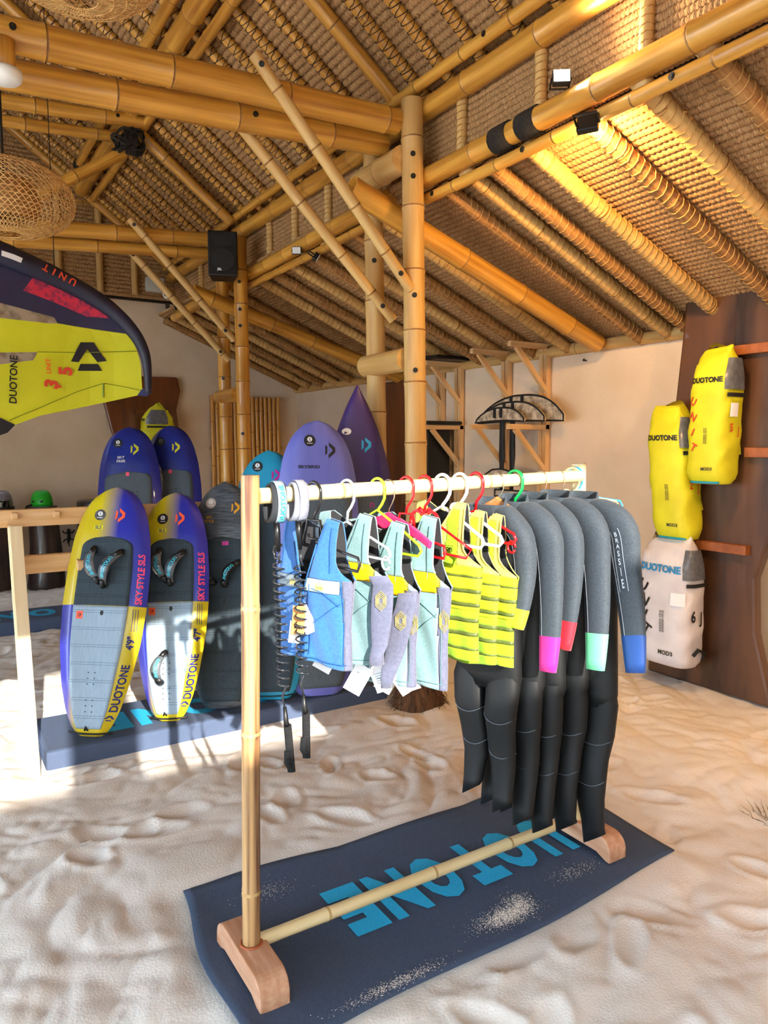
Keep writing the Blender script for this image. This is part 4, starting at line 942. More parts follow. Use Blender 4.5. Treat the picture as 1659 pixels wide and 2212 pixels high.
g.obj('chips', INK, b.th, local=True)
b = Board((2.425, 4.17, .09), (2.445, 4.265, 2.03), .50, .08, (-.30, -.95, .1), SURF, 'pointed dark purple surfboard with cyan logo, tallest of the row', name='surfboard'); h = b.W/2; L = b.L
b.hull(PUR); b.disc(-h*.33, L*.845, .03, PAPER, asp=.72); V, F = logo(.10); b.put(V, F, h*.18, L*.80, CYA, name='logo'); b.pad(.03, .665, PADM, .80, .004, .03)
b.put([(-.012, -.018, 0), (.012, -.018, 0), (.012, .018, 0), (-.012, .018, 0)], [(0, 1, 2, 3)], -h*.25, L*.72, MAG, 0, .0013, 'sticker')
V, F = text('D', .04, .02); b.put(V, F, h*.3, L*.60, MAG, PI/2, .006)
# two blue boards and a white one on the rear plinth
BLH = mat('hull_royal', '#1c2c8e', '#17257c', (5, 5, 5), rough=.35, coat=.3); WHB = mat('hull_white', '#cfd0d2', '#6f767e', (3, 9, 3), 2, (.4, .6), .4)
for tl, ns, W_, lab, sk in (((1.665, 7.22, .115), (1.79, 7.60, 1.80), .62, 'royal blue foil board with yellow logo standing left on the rear plinth', True), ((2.10, 7.22, .115), (2.20, 7.62, 1.82), .58, 'royal blue foil board with yellow logo standing right on the rear plinth', False)):
    b = Board(tl, ns, W_, .12, (-.5, -.86, .24), FOIL, lab); h = b.W/2; L = b.L; b.hull(BLH); p = b.pad(.03, .74, PADM, .74, .004, .04)
    V, F = logo(.12); b.put(V, F, h*.22, L*.865, YLW, name='logo'); b.sticker(-h*.30, L*.905, .045, INK, INKW if sk else VGR)
    if sk:
        for i, wd_ in enumerate(('SKY', 'FREE')): V, F = text(wd_, .034, .02, 1.2); b.put(V, F, -h*.2, L*(.822-.022*i), INKW)
    b.put([(-.016, -.018, 0), (.016, -.018, 0), (.016, .018, 0), (-.016, .018, 0)], [(0, 1, 2, 3)], 0, L*.725, PINK, 0, .0052, 'sticker')
    holes(b, [(x, L*.6+dy) for x in (-.03, .05, .09) for dy in (-.04, 0, .04)], p, .006)
b = Board((1.90, 7.36, .115), (1.99, 7.66, 1.60), .46, .10, (-.62, -.75, .2), BLUNT, 'white and grey board standing edge-on between the two royal blue boards'); b.hull(WHB); b.pad(.03, .6, PADM, .7, .004, .04)

# ---- pine display frame behind the boards
fr = thing('display_rack', 'leaning pine frame with two rails and pegs that the boards rest on', 'display rack', (.4, 4.2, 0))
def pine(name, p0, p1, w_, h_, parent, up=(0, 0, 1), m=None):
    p0, p1 = Vector(p0), Vector(p1); M, L = frame(p0, p1, up)
    return Geo().box((0, 0, L/2), (w_, h_, L)).obj(name, m or PINE, parent, False, M, .003)
PINEW = mat('pine_pale', '#ecd9b4', '#dcc08e', (24, 24, 2), 5, (.3, .75), .6)
pine('post', (.405, 3.95, -.03), (.42, 4.43, 1.205), .062, .045, fr, (0, 1, 0), PINEW)
pine('post', (.385, 3.99, -.03), (.40, 4.47, 1.205), .03, .05, fr, (0, 1, 0), PINEW)
pine('post', (2.48, 4.54, -.03), (2.48, 4.54, 1.2), .062, .045, fr, (0, 1, 0))
pine('rail', (.1, 4.50, 1.247), (2.5, 4.50, 1.247), .05, .095, fr, (0, 0, 1))
pine('rail', (.44, 4.47, .99), (2.5, 4.47, .99), .05, .10, fr, (0, 0, 1))
for x in (.42, .63, .83): pine('peg', (x, 4.48, 1.262), (x, 4.44, 1.262), .03, .035, fr)
for x in (.735,): pine('peg', (x, 4.46, 1.0), (x-.005, 4.31, .985), .045, .055, fr)

# ================================================================== BACK OF THE HALL
# tree-trunk stools with helmets
TRUNK = mat('trunk_dark', '#3a2620', '#1a1110', (7, 7, 3), 5, (.3, .7), .42, .3, (25, 25, 6), coat=.4)
def stool(x, y, rt, rb, h, label, seed):
    R_ = random.Random(seed); rings = []; n = 24; ph = [R_.uniform(0, 6) for _ in range(3)]
    for z, r in ((-.06, rb*1.02), (.05, rb), (.25, rb*.93), (.5*h, (rb+rt)/2*.94), (.75*h, rt*1.02), (h-.06, rt), (h-.012, rt), (h, rt*.96)):
        rings.append([(x+r*(1+.05*math.sin(2*a+ph[0])+.03*math.sin(3*a+ph[1]+z))*math.cos(a)+.05*(1-z/h)*math.sin(z*2+ph[2]), y+r*(1+.05*math.sin(2*a+ph[0]))*math.sin(a), z) for a in np.linspace(0, 2*PI, n+1)[:-1]])
    return tag(Geo().rings(rings).obj('trunk_stool', TRUNK, None, True), label, 'stool', 'trunk stools by the back wall')
stool(.72, 9.42, .17, .21, .95, 'dark trunk stool under the grey and black helmet', 1)
stool(1.165, 9.30, .165, .21, .945, 'dark trunk stool under the green helmet', 2)
stool(1.80, 9.38, .23, .28, .985, 'dark trunk stool without a helmet, left of the blue boards', 3)
def helmet(x, y, z, m, m2, label, visor):
    t = thing('helmet', label, 'helmet', (x, y, z)); rr = .125; R_ = []; n = 26
    for k in range(10):
        a = k/9*PI*.5; zz = .01+.17*math.sin(a) if k else 0; r = rr*math.cos(a)**.55 if k < 9 else .004
        R_.append([(x+r*.95*math.cos(q), y+r*1.12*math.sin(q), z+zz) for q in np.linspace(0, 2*PI, n+1)[:-1]])
    Geo().rings(R_).obj('shell', m, t, True)
    g = Geo()
    c = Vector((x, y, z))
    for ax, az, w_, h_ in ((-.35, .9, .028, .008), (.35, .9, .028, .008), (-.4, .28, .03, .013), (.4, .28, .03, .013)):
        dirv = Vector((math.sin(CAMA+PI/2-PI+ax), 0, 0)); a = CAMA+ax; d = Vector((math.cos(a)*math.cos(az), math.sin(a)*math.cos(az), math.sin(az)))
        p = c+Vector((d.x*rr*.98, d.y*rr*1.13, .012+.168*math.sin(az))); tn = Vector((-math.sin(a), math.cos(a), 0))
        Geo().tube([p-tn*w_/2, p+tn*w_/2], h_/1.2, 8, flat=.6).obj('vent', INK, t)
    g = Geo().tube([(x-.11, y-.05, z+.02), (x-.17, y-.08, z+.005), (x-.19, y-.09, z-.05)], .012, 6, flat=.4); g.obj('strap', INK, t)
    if visor: Geo().rings([[(x+(rr+.006)*.96*math.cos(q)*s_, y+(rr+.006)*1.12*math.sin(q)*s_, z+zz) for q in np.linspace(CAMA-1.3, CAMA+1.3, 14)] for zz, s_ in ((.0, 1.0), (.04, 1.01), (.07, .97))], (False, False)).obj('visor', m2, t, True)
helmet(1.165, 9.30, .945, mat('helmet_green', '#16a81c', rough=.45), None, 'bright green helmet on a dark trunk stool', False)
helmet(.76, 9.42, .95, mat('helmet_grey', '#7a7378', rough=.4), mat('visor_black', '#08080a', rough=.12, coat=1), 'grey helmet with glossy black front at the left edge', True)
# live-edge slab with a bag on the back wall
def edge_slab(pts, y0, t, label, axis='y', m=None):
    if axis == 'y': M = Matrix(((1, 0, 0, 0), (0, 0, 1, y0), (0, 1, 0, 0), (0, 0, 0, 1)))
    else: M = Matrix(((0, 0, 1, y0), (1, 0, 0, 0), (0, 1, 0, 0), (0, 0, 0, 1)))
    th = thing('wood_slab', label, 'wood slab', M @ Vector((pts[0][0], pts[0][1], 0)), 'live-edge slabs')
    Geo().prism(pts, t, M).obj('board', m or SLAB, th, False, None, .02)
    return th
SLABL = mat('slab_wood_red', '#7a3f1c', '#4a2410', (9, 9, 1.2), 6, (.25, .75), .35, .12, (20, 20, 2), coat=.3)
sl = edge_slab([(2.28, 0), (3.05, 0), (3.0, .9), (2.96, 1.6), (2.90, 2.1), (2.96, 2.35), (2.92, 2.53), (2.25, 2.52), (2.06, 2.42), (1.98, 2.2), (2.06, 1.85), (2.18, 1.45), (2.24, .8)], YB-.10, .07, 'reddish live-edge slab on the back wall behind the wing', m=SLABL)
pine('peg_board', (2.36, YB-.12, 2.06), (2.72, YB-.12, 2.06), .04, .05, sl, (0, 0, 1), SLABL)
edge_slab([(7.45, 0), (7.50, 1.0), (7.42, 1.8), (7.45, 2.36), (6.72, 2.36), (6.74, 1.9), (6.86, 1.4), (7.0, .8), (6.9, 0)], 4.58, .07, 'reddish slab half hidden behind the near bamboo columns', 'x', SLABL)
# bamboo screen against the back wall
sc_ = thing('bamboo_screen', 'low screen of upright bamboo poles against the back wall', 'screen', (3.85, 9.75, 0))
for i in range(16):
    x = 3.38+i*.064
    bamboo('pole', (x+random.uniform(-.006, .006), 9.74, 0), (x-.05*0, 9.80, 2.30+random.uniform(-.02, .02)), .031, BAM, sc_, .55, n=10, seed=100+i)
Geo().bar((3.35, 9.84, 1.6), (4.42, 9.84, 1.6), .02, .05).obj('cross_batten', BAM2, sc_)
pl = pine('pine_plank', (4.0, 9.2, 1.52), (4.65, 9.2, 1.30), .03, .10, None, (0, 0, 1)); tag(pl, 'loose pine plank sloping beside the bamboo screen', 'plank')
# ================================================================== RIGHT WALL
# live-edge slab with pegs and three board bags
zs = [(3.47, 0), (3.46, .5), (3.44, 1.0), (3.36, 1.5), (3.31, 2.0), (3.27, 2.45), (3.26, 2.66), (2.3, 2.80), (2.32, 2.2), (2.45, 1.6), (2.56, 1.2), (2.68, .8), (2.66, .45), (2.56, .1), (2.54, 0)]
SLABR = mat('slab_wood_brown', '#5e3c24', '#22110a', (4, 4, .9), 9, (.38, .64), .42, .2, (18, 18, 2), coat=.25)
rs = edge_slab(zs, 4.44, .08, 'tall dark live-edge slab leaning on the right wall with three bags', 'x', SLABR)
for y0, y1, z in ((2.86, 2.2, 2.24), (2.76, 2.60, 1.60), (3.1, 2.72, .98)):
    pine('peg_rail', (4.42, y0, z), (4.42, y1, z), .06, .06, rs, (1, 0, 0), mat('peg_wood', '#a05a2c', '#84481f', (20, 20, 20), rough=.5))
YLB = mat('bag_yellow', '#e2dc22', '#d3cc18', (6, 6, 6), rough=.62, bump=.35, bsc=(9, 9, 9)); WHBG = mat('bag_white', '#e2dcdc', '#cfc8ca', (6, 6, 6), rough=.65, bump=.4, bsc=(9, 9, 9)); MESHG = mat('bag_window', '#6b6d72', '#585a60', (30, 30, 30), rough=.25); STRB = mat('bag_strap', '#141416', rough=.7); ZTEAL = mat('bag_trim_teal', '#1f93b4', rough=.6)
def bag(cx, cy, z0, z1, w, d, m, label, lean, ink, brand, side, small, seed, xface=4.44, tagp=True):
    """upright roll-top bag: width runs along y, its face looks to -x and the near side to -y"""
    R_ = random.Random(seed); H_ = z1-z0; th = thing('gear_bag', label, 'bag', (cx, cy, z0), 'gear bags on the slab')
    ph = R_.uniform(0, 6)
    def ring(t, n=28):
        ww = w/2*interp(t, [(0, .80), (.06, .97), (.3, 1.0), (.7, 1.02), (.88, .96), (.96, .90), (1, .80)]); dd = d/2*interp(t, [(0, .7), (.06, .95), (.4, 1), (.8, .9), (.93, .55), (1, .22)])
        out = []
        for k in range(n):
            a = 2*PI*k/n; c_, s_ = math.cos(a), math.sin(a); p = .55
            y = math.copysign(abs(c_)**p, c_)*ww; x = math.copysign(abs(s_)**p, s_)*dd
            wr = .006*math.sin(t*23+a*3+ph)+.005*math.sin(t*41+ph*2+a*5)
            out.append(Vector((cx+x*(1+wr*3)+wr*.5, cy+lean*(t-.5)+y+wr, z0+t*H_-(.035*math.cos(a*2+ph) if t > .9 else 0)*t-(.02*math.sin(a*3+ph) if t > .95 else 0))))
        return out
    ts = [0, .015, .04, .08]+list(np.linspace(.13, .86, 20))+[.9, .93, .96, .985, 1]
    Geo().rings([ring(t) for t in ts]).obj('body', m, th, True)
    def face(u, v, off=.003):     # u: -1..1 across the front (towards -y positive), v 0..1 up; face looks to -x
        ww = w/2*interp(v, [(0, .80), (.06, .97), (.3, 1.0), (.7, 1.02), (.88, .96), (.96, .90), (1, .80)]); dd = d/2*interp(v, [(0, .7), (.06, .95), (.4, 1), (.8, .9), (.93, .55), (1, .22)])
        q = min(.999, abs(u)); xx = dd*(1-q**(2/.55))**(.55/2); a = math.atan2(-1, -u)
        wr = .006*math.sin(v*23+a*3+ph)+.005*math.sin(v*41+ph*2+a*5)
        return Vector((cx-xx*(1+abs(wr)*3)-off-.002, cy+lean*(v-.5)-u*ww, z0+v*H_))
    def sidep(u, v, off=.003):    # near side, looks to -y; u -1 front .. 1 back
        ww = w/2*interp(v, [(0, .80), (.06, .97), (.3, 1.0), (.7, 1.02), (.88, .96), (.96, .90), (1, .80)]); dd = d/2*interp(v, [(0, .7), (.06, .95), (.4, 1), (.8, .9), (.93, .55), (1, .22)])
        q = min(.999, abs(u)); yy = ww*(1-q**(2/.55))**(.55/2)
        return Vector((cx+u*dd, cy+lean*(v-.5)-yy-off-.006, z0+v*H_))
    def patch(nm, mm, fn, u0, u1, v0, v1, par=None, n=8):
        V = [fn(u0+(u1-u0)*i/n, v0+(v1-v0)*j/n) for i in range(n+1) for j in range(n+1)]
        return Geo().add(V, [(i*(n+1)+j, (i+1)*(n+1)+j, (i+1)*(n+1)+j+1, i*(n+1)+j+1) for i in range(n) for j in range(n)]).obj(nm, mm, par or th, True)
    patch('window', MESHG, lambda u, v: sidep(u, v, .005), -.88, .55, .70, .93)
    patch('grab_strap', STRB, lambda u, v: sidep(u, v, .010), -.8, .8, .645, .675)
    g = Geo(); V, F = text(brand, w*.165, .04, .95); g.add([face(.0+x/(w/2), .775+y/H_) for x, y, _ in V], F); g.obj('brand_print', ink[0], th)
    if side:
        g = Geo()
        for i, ch in enumerate(side):
            V, F = text(ch, w*.26, .02); V = rot2(V, -.5); g.add([face(-.62+.06*i+x/(w/2), .62-.115*i+y/H_) for x, y, _ in V], F)
        g.obj('side_lettering', ink[1], th)
    g = Geo()
    V, F = text('MOD3', w*.10, .03); g.add([face(.30+x/(w/2), .115+y/H_) for x, y, _ in V], F)
    for i in range(2): V, F = text('SURF FREERIDE', w*.055, .01); V = rot2(V, -PI/2); g.add([face(.10+.10*i+x/(w/2), .36+y/H_) for x, y, _ in V], F)
    g.obj('small_print', ink[2], th)
    g = Geo()
    for i, ch in enumerate(small):
        V, F = text(ch, w*.26, .03); g.add([sidep(-.35+.55*i+x/(d/2)*.8, .42-.03*i+y/H_) for x, y, _ in V], F)
    g.obj('size_print', ink[1], th)
    if tagp:
        o = patch('paper_tag', PAPER, lambda u, v: (sidep if small != '6J' else face)(u, v, .012), -.62 if small != '6J' else .5, -.05 if small != '6J' else .92, .50, .60)
    Geo().tube([sidep(.9, .93, .0), sidep(1.0, .7, .03), sidep(1.0, .45, .03), sidep(.9, .22, 0)], .016, 8, flat=.4, ref=(0, 1, 0)).obj('shoulder_strap', STRB if m is WHBG else YLB, th, True)
    Geo().tube([face(-.45, 1.0, -.02), face(-.2, 1.018, -.03), face(.1, 1.0, -.02)], .012, 8, flat=.5).obj('roll_buckle', STRB, th, True)
    if m is WHBG: Geo().tube([sidep(-.3, .11), sidep(-.1, .16, .02), sidep(.5, .12, .02), sidep(.6, .06)], .013, 8, flat=.5).obj('handle', STRB, th, True)
    else: Geo().tube([face(u, .012, .001) for u in np.linspace(-.8, .9, 10)], .008, 6).obj('zip_trim', ZTEAL, th, True)
    return th
REDP = mat('print_red', '#e0482a', rough=.5); BLUP = mat('print_blue', '#1f86c0', rough=.5); DKP = mat('print_dark', '#30322c', rough=.6)
bag(4.30, 2.905, 1.40, 2.24, .27, .25, YLB, 'upper yellow gear bag hanging from the highest peg of the slab', -.02, (INK, REDP, DKP), 'DUOTONE', 'UNIT', '5J', 1)
bag(4.31, 3.20, 1.02, 1.89, .29, .24, YLB, 'lower yellow gear bag with a grey window, above the white bag', .10, (INK, REDP, DKP), 'DUOTONE', '', '2J', 2, tagp=False)
bag(4.28, 3.17, .17, 1.02, .40, .27, WHBG, 'white gear bag with black UNIT lettering at the bottom of the slab', .02, (BLUP, INK, DKP), 'DUOTONE', 'UNIT', '6J', 3)
# bag on the far slab
bag(2.60, 9.68, 1.35, 2.14, .24, .42, YLB, 'small-looking yellow gear bag hanging on the far reddish slab', -.10, (INK, REDP, DKP), 'DUOTONE', 'UN', 'L', 4, tagp=False)

# pine wall brackets
def bracket(y, zt, zb, x0=XW-.02, reach=.46, label='', arms=()):
    t = thing('wall_bracket', label, 'bracket', (x0, y, zb), 'pine wall brackets')
    pine('upright', (x0-.02, y, zb), (x0-.02, y, zt), .05, .045, t, (0, 1, 0)); pine('upright', (x0-.02, y+.10*0+.055, zb), (x0-.02, y+.055, zt), .05, .045, t, (0, 1, 0))
    for z in arms:
        pine('arm', (x0, y, z), (x0-reach, y, z), .045, .045, t, (0, 0, 1)); pine('diagonal', (x0-reach+.08, y, z-.02), (x0-.04, y, z-.37), .04, .04, t, (0, 1, 0))
bracket(4.77, 2.50, .9, label='rightmost pine wall bracket, holding the right end of the silver wing covers', arms=(2.49, 1.80))
bracket(5.27, 2.49, .9, label='middle pine wall bracket, holding the left end of the silver wing covers', arms=(2.48, 1.81))
bracket(5.98, 2.46, .9, label='left pine wall bracket with a black case beneath, right of the columns', arms=(2.44, 1.82))
bracket(6.30, 2.46, .9, label='pine wall bracket mostly hidden behind the nearest column', arms=(2.44, 1.82))
# foil wing covers standing on the bracket arms
FOILM = mat('foil_cover_silver', '#e0d0b8', '#a08e7a', (18, 18, 18), 6, (.4, .6), .3, .9, (30, 30, 30), metal=.25)
def cover(y0, y1, z0, hgt, x, label, seed, th_=.03, straps=True):
    n = 30; top = []
    for i in range(n+1):
        k = i/n; top.append((y0+(y1-y0)*k, z0+hgt*(math.sin(PI*min(1, k*1.0))**.62 if k < .5 else (1-.78*(2*k-1)**3.2))))
    pts = [(y0, z0)]+top[1:]+[(y1, z0)]; pts += [(y0+(y1-y0)*k, z0+.012*math.sin(PI*k)) for k in np.linspace(.92, .08, 10)]
    M = Matrix(((0, 0, 1, x), (1, 0, 0, 0), (0, 1, 0, 0), (0, 0, 0, 1))); t = thing('foil_cover', label, 'foil wing cover', (x, (y0+y1)/2, z0), 'silver foil wing covers')
    Geo().prism(pts, th_, M).obj('cover', FOILM, t, False, None, .008)
    Geo().tube([(x-.001, a, b) for a, b in pts], .008, 6, True).obj('edge_binding', STRB, t, True)
    if straps:
        for k in (.42, .55): y = y0+(y1-y0)*k; z = z0+hgt*.9; Geo().box((x-.004, y, z-.03), (.006, .035, .09)).obj('closure_tab', STRB, t)
cover(5.52, 4.42, 1.845, .235, 4.50, 'largest silver foil wing cover at the back of the stack', 1)
cover(5.42, 4.56, 1.845, .175, 4.42, 'middle silver foil wing cover in the stack', 2)
cover(5.36, 4.72, 1.845, .125, 4.34, 'smallest silver foil wing cover in front of the stack', 3)
for yy, xx, lab in ((5.06, 4.40, 'left black mast sleeve hanging below the silver covers'), (4.97, 4.44, 'right black mast sleeve hanging below the silver covers')):
    tag(Geo().tube([(xx, yy, 1.93), (xx, yy, 1.85), (xx, yy-.004, 1.55), (xx, yy, 1.36), (xx, yy, .95)], [.03, .03, .036, .02, .03], 10, flat=.5, ref=(0, 1, 0)).obj('mast_sleeve', STRB, None, True), lab, 'mast sleeve', 'mast sleeves')
t = thing('foil_cover', 'small silver tail wing cover hanging under the mast sleeves', 'foil wing cover', (4.36, 5.05, 1.3), 'silver foil wing covers')
pts = [(5.24, 1.30), (5.24, 1.375), (5.14, 1.425), (5.02, 1.435), (4.90, 1.415), (4.83, 1.38), (4.83, 1.30)]
Geo().prism(pts, .03, Matrix(((0, 0, 1, 4.36), (1, 0, 0, 0), (0, 1, 0, 0), (0, 0, 0, 1)))).obj('cover', FOILM, t, False, None, .006); Geo().tube([(4.358, a, b) for a, b in pts], .008, 6, True).obj('edge_binding', STRB, t, True)
pts2 = [(5.10, 1.19), (5.10, 1.25), (4.66, 1.25), (4.66, 1.19)]
t = thing('foil_cover', 'flat silver cover edge seen through the hangers below the rail', 'foil wing cover', (4.36, 4.9, 1.2), 'silver foil wing covers'); Geo().prism(pts2, .03, Matrix(((0, 0, 1, 4.36), (1, 0, 0, 0), (0, 1, 0, 0), (0, 0, 0, 1)))).obj('cover', FOILM, t, False, None, .006); Geo().tube([(4.358, a, b) for a, b in pts2], .008, 6, True).obj('edge_binding', STRB, t, True)
# black case and lid in the left bracket
t = thing('storage_case', 'black ribbed plastic case standing inside the left wall bracket', 'case', (4.40, 6.12, .9))
Geo().box((4.42, 6.16, 1.36), (.30, .24, .92)).obj('body', BLACK, t, False, None, .02)
g = Geo()
for k in range(2): g.box((4.27, 6.10+.12*k-.0, 1.45), (.012, .07, .5))
g.obj('rib', BLACK, t, False, None, .01)
tag(Geo().box((4.40, 6.12, 1.862), (.44, .42, .035)).obj('case_lid', BLACK, None, False, None, .012), 'flat black lid lying on the left bracket arms', 'lid')
tag(Geo().box((4.42, 6.05, 2.485), (.4, .5, .04)).obj('case_lid', BLACK, None, False, None, .01), 'flat black lid lying on top of the left bracket, under the roof', 'lid')

# ================================================================== FITTINGS
# loudspeaker
t = thing('loudspeaker', 'black loudspeaker mounted between the tie beam and the far column', 'loudspeaker', (2.37, 6.5, 3.14)); M = Matrix.Translation((2.37, 6.50, 3.345)) @ Matrix.Rotation(math.radians(-20), 4, 'Z') @ Matrix.Rotation(math.radians(-4), 4, 'X')
SPK = mat('speaker_black', '#0e0e10', rough=.5); GRL = mat('speaker_grille', '#17171a', '#0a0a0b', (400, 400, 400), rough=.6, bump=.5)
Geo().prism([(-.13, -.0), (.13, 0), (.10, .2), (-.10, .2)], .40, M @ Matrix.Translation((0, 0, -.2))).obj('cabinet', SPK, t, False, None, .012)
Geo().rings([[(.10*math.cos(a), -.004-d, -.06+.10*math.sin(a)) for a in np.linspace(0, 2*PI, 29)[:-1]] for d in (0, .006)], (True, True), M).obj('woofer_grille', GRL, t)
Geo().add([(-.11, -.002, .17), (.11, -.002, .17), (.07, -.012, .06), (-.07, -.012, .06)], [(0, 3, 2, 1)], M).obj('horn', GRL, t)
V, F = text('JBL', .03, .04); Geo().add([(x-.03, -.013, y-.15) for x, y, _ in V], F, M).obj('badge', INKW, t)
Geo().tube([(2.46, 6.64, 3.2), (2.56, 6.70, 3.2)], .02, 8).obj('mount', BOLT, t)
# security camera and junction box on the far purlin
t = thing('security_camera', 'white security camera below the junction box at the far purlin end', 'camera', (2.50, 8.90, 3.38))
Geo().tube([(2.57, 8.95, 3.40), (2.52, 8.80, 3.39)], .045, 14).obj('housing', WHITE, t, True); Geo().tube([(2.52, 8.802, 3.39), (2.517, 8.79, 3.39)], .03, 14).obj('lens', INK, t); Geo().tube([(2.57, 8.95, 3.40), (2.66, 9.0, 3.33), (2.72, 9.05, 3.24)], .012, 6).obj('mount', INK, t)
o = Geo().box((2.44, 9.0, 3.52), (.20, .10, .16)).obj('junction_box', mat('box_grey', '#b9b7b0', rough=.5), None, False, None, .01); tag(o, 'pale grey junction box beside the white security camera', 'box')
Geo().tube([(2.44, 9.06, 3.5), (2.5, 9.3, 3.5)], .01, 6).obj('conduit', BOLT, o)
# floodlights
LAMP = mat('flood_glow', '#fff2dc', emit=60); LENS = mat('flood_lens', '#d9dadb', rough=.3)
def flood(p, aim, label, lit, sz=.09, col=(1, .62, .26), power=0, spot=150):
    p = Vector(p); d = Vector(aim).normalized(); M, _ = frame(p, p+d); t = thing('floodlight', label, 'floodlight', p, 'floodlights on the purlins')
    Geo().box((0, 0, -.02), (sz, sz*.8, .035), M).obj('housing', BLACK, t, False, None, .006); Geo().box((0, 0, .0), (sz*.86, sz*.66, .004), M).obj('glass', LAMP if lit else LENS, t)
    g = Geo().tube([M @ Vector((-sz*.52, 0, -.02)), M @ Vector((-sz*.52, 0, -.09)), M @ Vector((sz*.52, 0, -.09)), M @ Vector((sz*.52, 0, -.02))], .006, 6); g.obj('yoke', BLACK, t)
    if power:
        l = bpy.data.lights.new('floodlight_beam', 'SPOT'); l.energy = power; l.color = col; l.spot_size = math.radians(spot); l.spot_blend = .6; l.shadow_soft_size = .05
        lo = bpy.data.objects.new('floodlight_beam', l); COL.objects.link(lo); lo.location = p+d*.02; lo.rotation_euler = d.to_track_quat('-Z', 'Y').to_euler(); lo.parent = t; lo.matrix_parent_inverse = WM[t.name].inverted()
flood((2.64, 2.65, 3.375), (-.55, -.75, .25), 'lit floodlight shining brightly above the banded purlin', True, .085, (1, .75, .45), 70, 165)
flood((2.71, 2.54, 3.12), (.80, .45, -.28), 'black floodlight under the purlin, aimed along the lower roof', True, .10, (1, .58, .17), 110, 165)
flood((2.64, 5.55, 3.20), (-.5, -.8, -.1), 'small unlit floodlight on the purlin between the columns', False, .075)
flood((2.72, 5.33, 3.10), (.7, -.3, -.5), 'small black floodlight hanging under the far purlin', False, .075)
flood((2.66, .2, 3.1), (.9, .2, -.45), 'unseen added warm floodlight on the purlin to the right of the frame', True, .1, (1, .55, .20), 150, 160)  # unseen extra lamp that warms the right side
# white sensor under the tie beams, woven pendants
t = thing('ceiling_sensor', 'white round sensor fixed under the left end of the tie beams', 'sensor', (.50, 3.78, 3.25))
Geo().lathe([(.001, -.03), (.06, -.03), (.075, -.018), (.08, 0), (.078, .02)], 24, Matrix.Translation((.40, 3.86, 3.30))).obj('base', WHITE, t, True); Geo().tube([(.40, 3.88, 3.31), (.40, 3.88, 3.46)], .055, 14).obj('mounting_stub', BAM, t, True)
RAT = mat('rattan', '#e0b674', '#c08a48', (40, 40, 40), rough=.6)
def pendant(c, R0, H0, label, ceil):
    t = thing('pendant_lamp', label, 'pendant lamp', c, 'woven pendant lamps'); c = Vector(c)
    def P(a, v):    # v 0 bottom .. 1 top, flattened dome
        ph = -PI/2*.92+v*(PI*.5*.92+PI*.5*.72); r = R0*math.cos(ph)**.75; z = H0*math.sin(ph); return c+Vector((r*math.cos(a), r*math.sin(a), z))
    for nm, sg, n in (('weave', 1, 64), ('weave', -1, 64)):
        g = Geo()
        for k in range(n):
            a0 = 2*PI*k/n; g.tube([P(a0+sg*1.5*v, v) for v in np.linspace(0, 1, 18)], .0019, 3, cap=False)
        g.obj(nm, RAT, t)
    g = Geo()
    for v in np.linspace(0, 1, 17): g.tube([P(a, v) for a in np.linspace(0, 2*PI, 41)[:-1]], .0021, 4, True)
    g.obj('hoop', RAT, t)
    Geo().lathe([(R0*.42, -H0*.6), (R0*.52, -.1*H0), (R0*.4, H0*.5), (R0*.1, H0*.6)], 20, Matrix.Translation(c), cap=(False, False)).obj('inner_shade', mat('rattan_inner', '#a97c46', rough=.8), t, True)
    Geo().tube([c+Vector((0, 0, H0*.6)), (c.x, c.y, ceil)], .006, 6).obj('cord', BLACK, t); Geo().lathe([(.0, -.05), (.03, -.03), (.035, 0), (.02, .04), (.0, .05)], 12, Matrix.Translation(c)).obj('bulb', WHITE, t, True)
pendant((.44, 4.45, 2.93), .345, .18, 'flattened woven rattan pendant at the left edge below the tie beams', zu(.45)-.05)
pendant((.60, 3.15, 3.52), .32, .18, 'woven rattan pendant cut by the top edge of the picture', zu(.62)-.05)

# ================================================================== WING
YW = 5.2
NVY = mat('wing_navy', '#2b2a4c', '#242346', (5, 5, 5), rough=.55, bump=.3, bsc=(9, 9, 9)); WYL = mat('wing_yellow', '#d8d822', '#cccc1a', (4, 4, 4), rough=.55, bump=.3, bsc=(8, 8, 8)); WRED = mat('wing_red', '#d22a4a', '#3a2450', (30, 30, 30), 6, (.45, .75), .55); WBK = mat('wing_black', '#15151f', rough=.5); WCLR = mat('wing_window', '#e6dccb', '#bfae98', (16, 16, 16), 5, (.45, .6), .08, .8, (20, 20, 20), trans=.75); SEAMY = mat('wing_seam', '#7d8a1a', rough=.6); WTIP = mat('wing_tip_navy', '#2f3468', rough=.5)
def wp(x, z): return (x, z)      # wing points traced from image pixels onto its upright plane, baked to metres
def bow(x): return YW+dy_bow(x)
def dy_bow(x): return .10*math.exp(-((x-1.0)/.5)**2)-.05
wt = thing('foil_wing', 'yellow and navy inflatable foil wing hanging at the left edge', 'foil wing', (.6, YW, 1.9))
LE = [(-0.129, 2.933), (0.186, 2.890), (0.476, 2.811), (0.628, 2.766), (0.787, 2.717), (0.965, 2.644), (1.106, 2.563), (1.221, 2.462), (1.294, 2.367), (1.338, 2.262), (1.350, 2.154), (1.349, 1.994)]
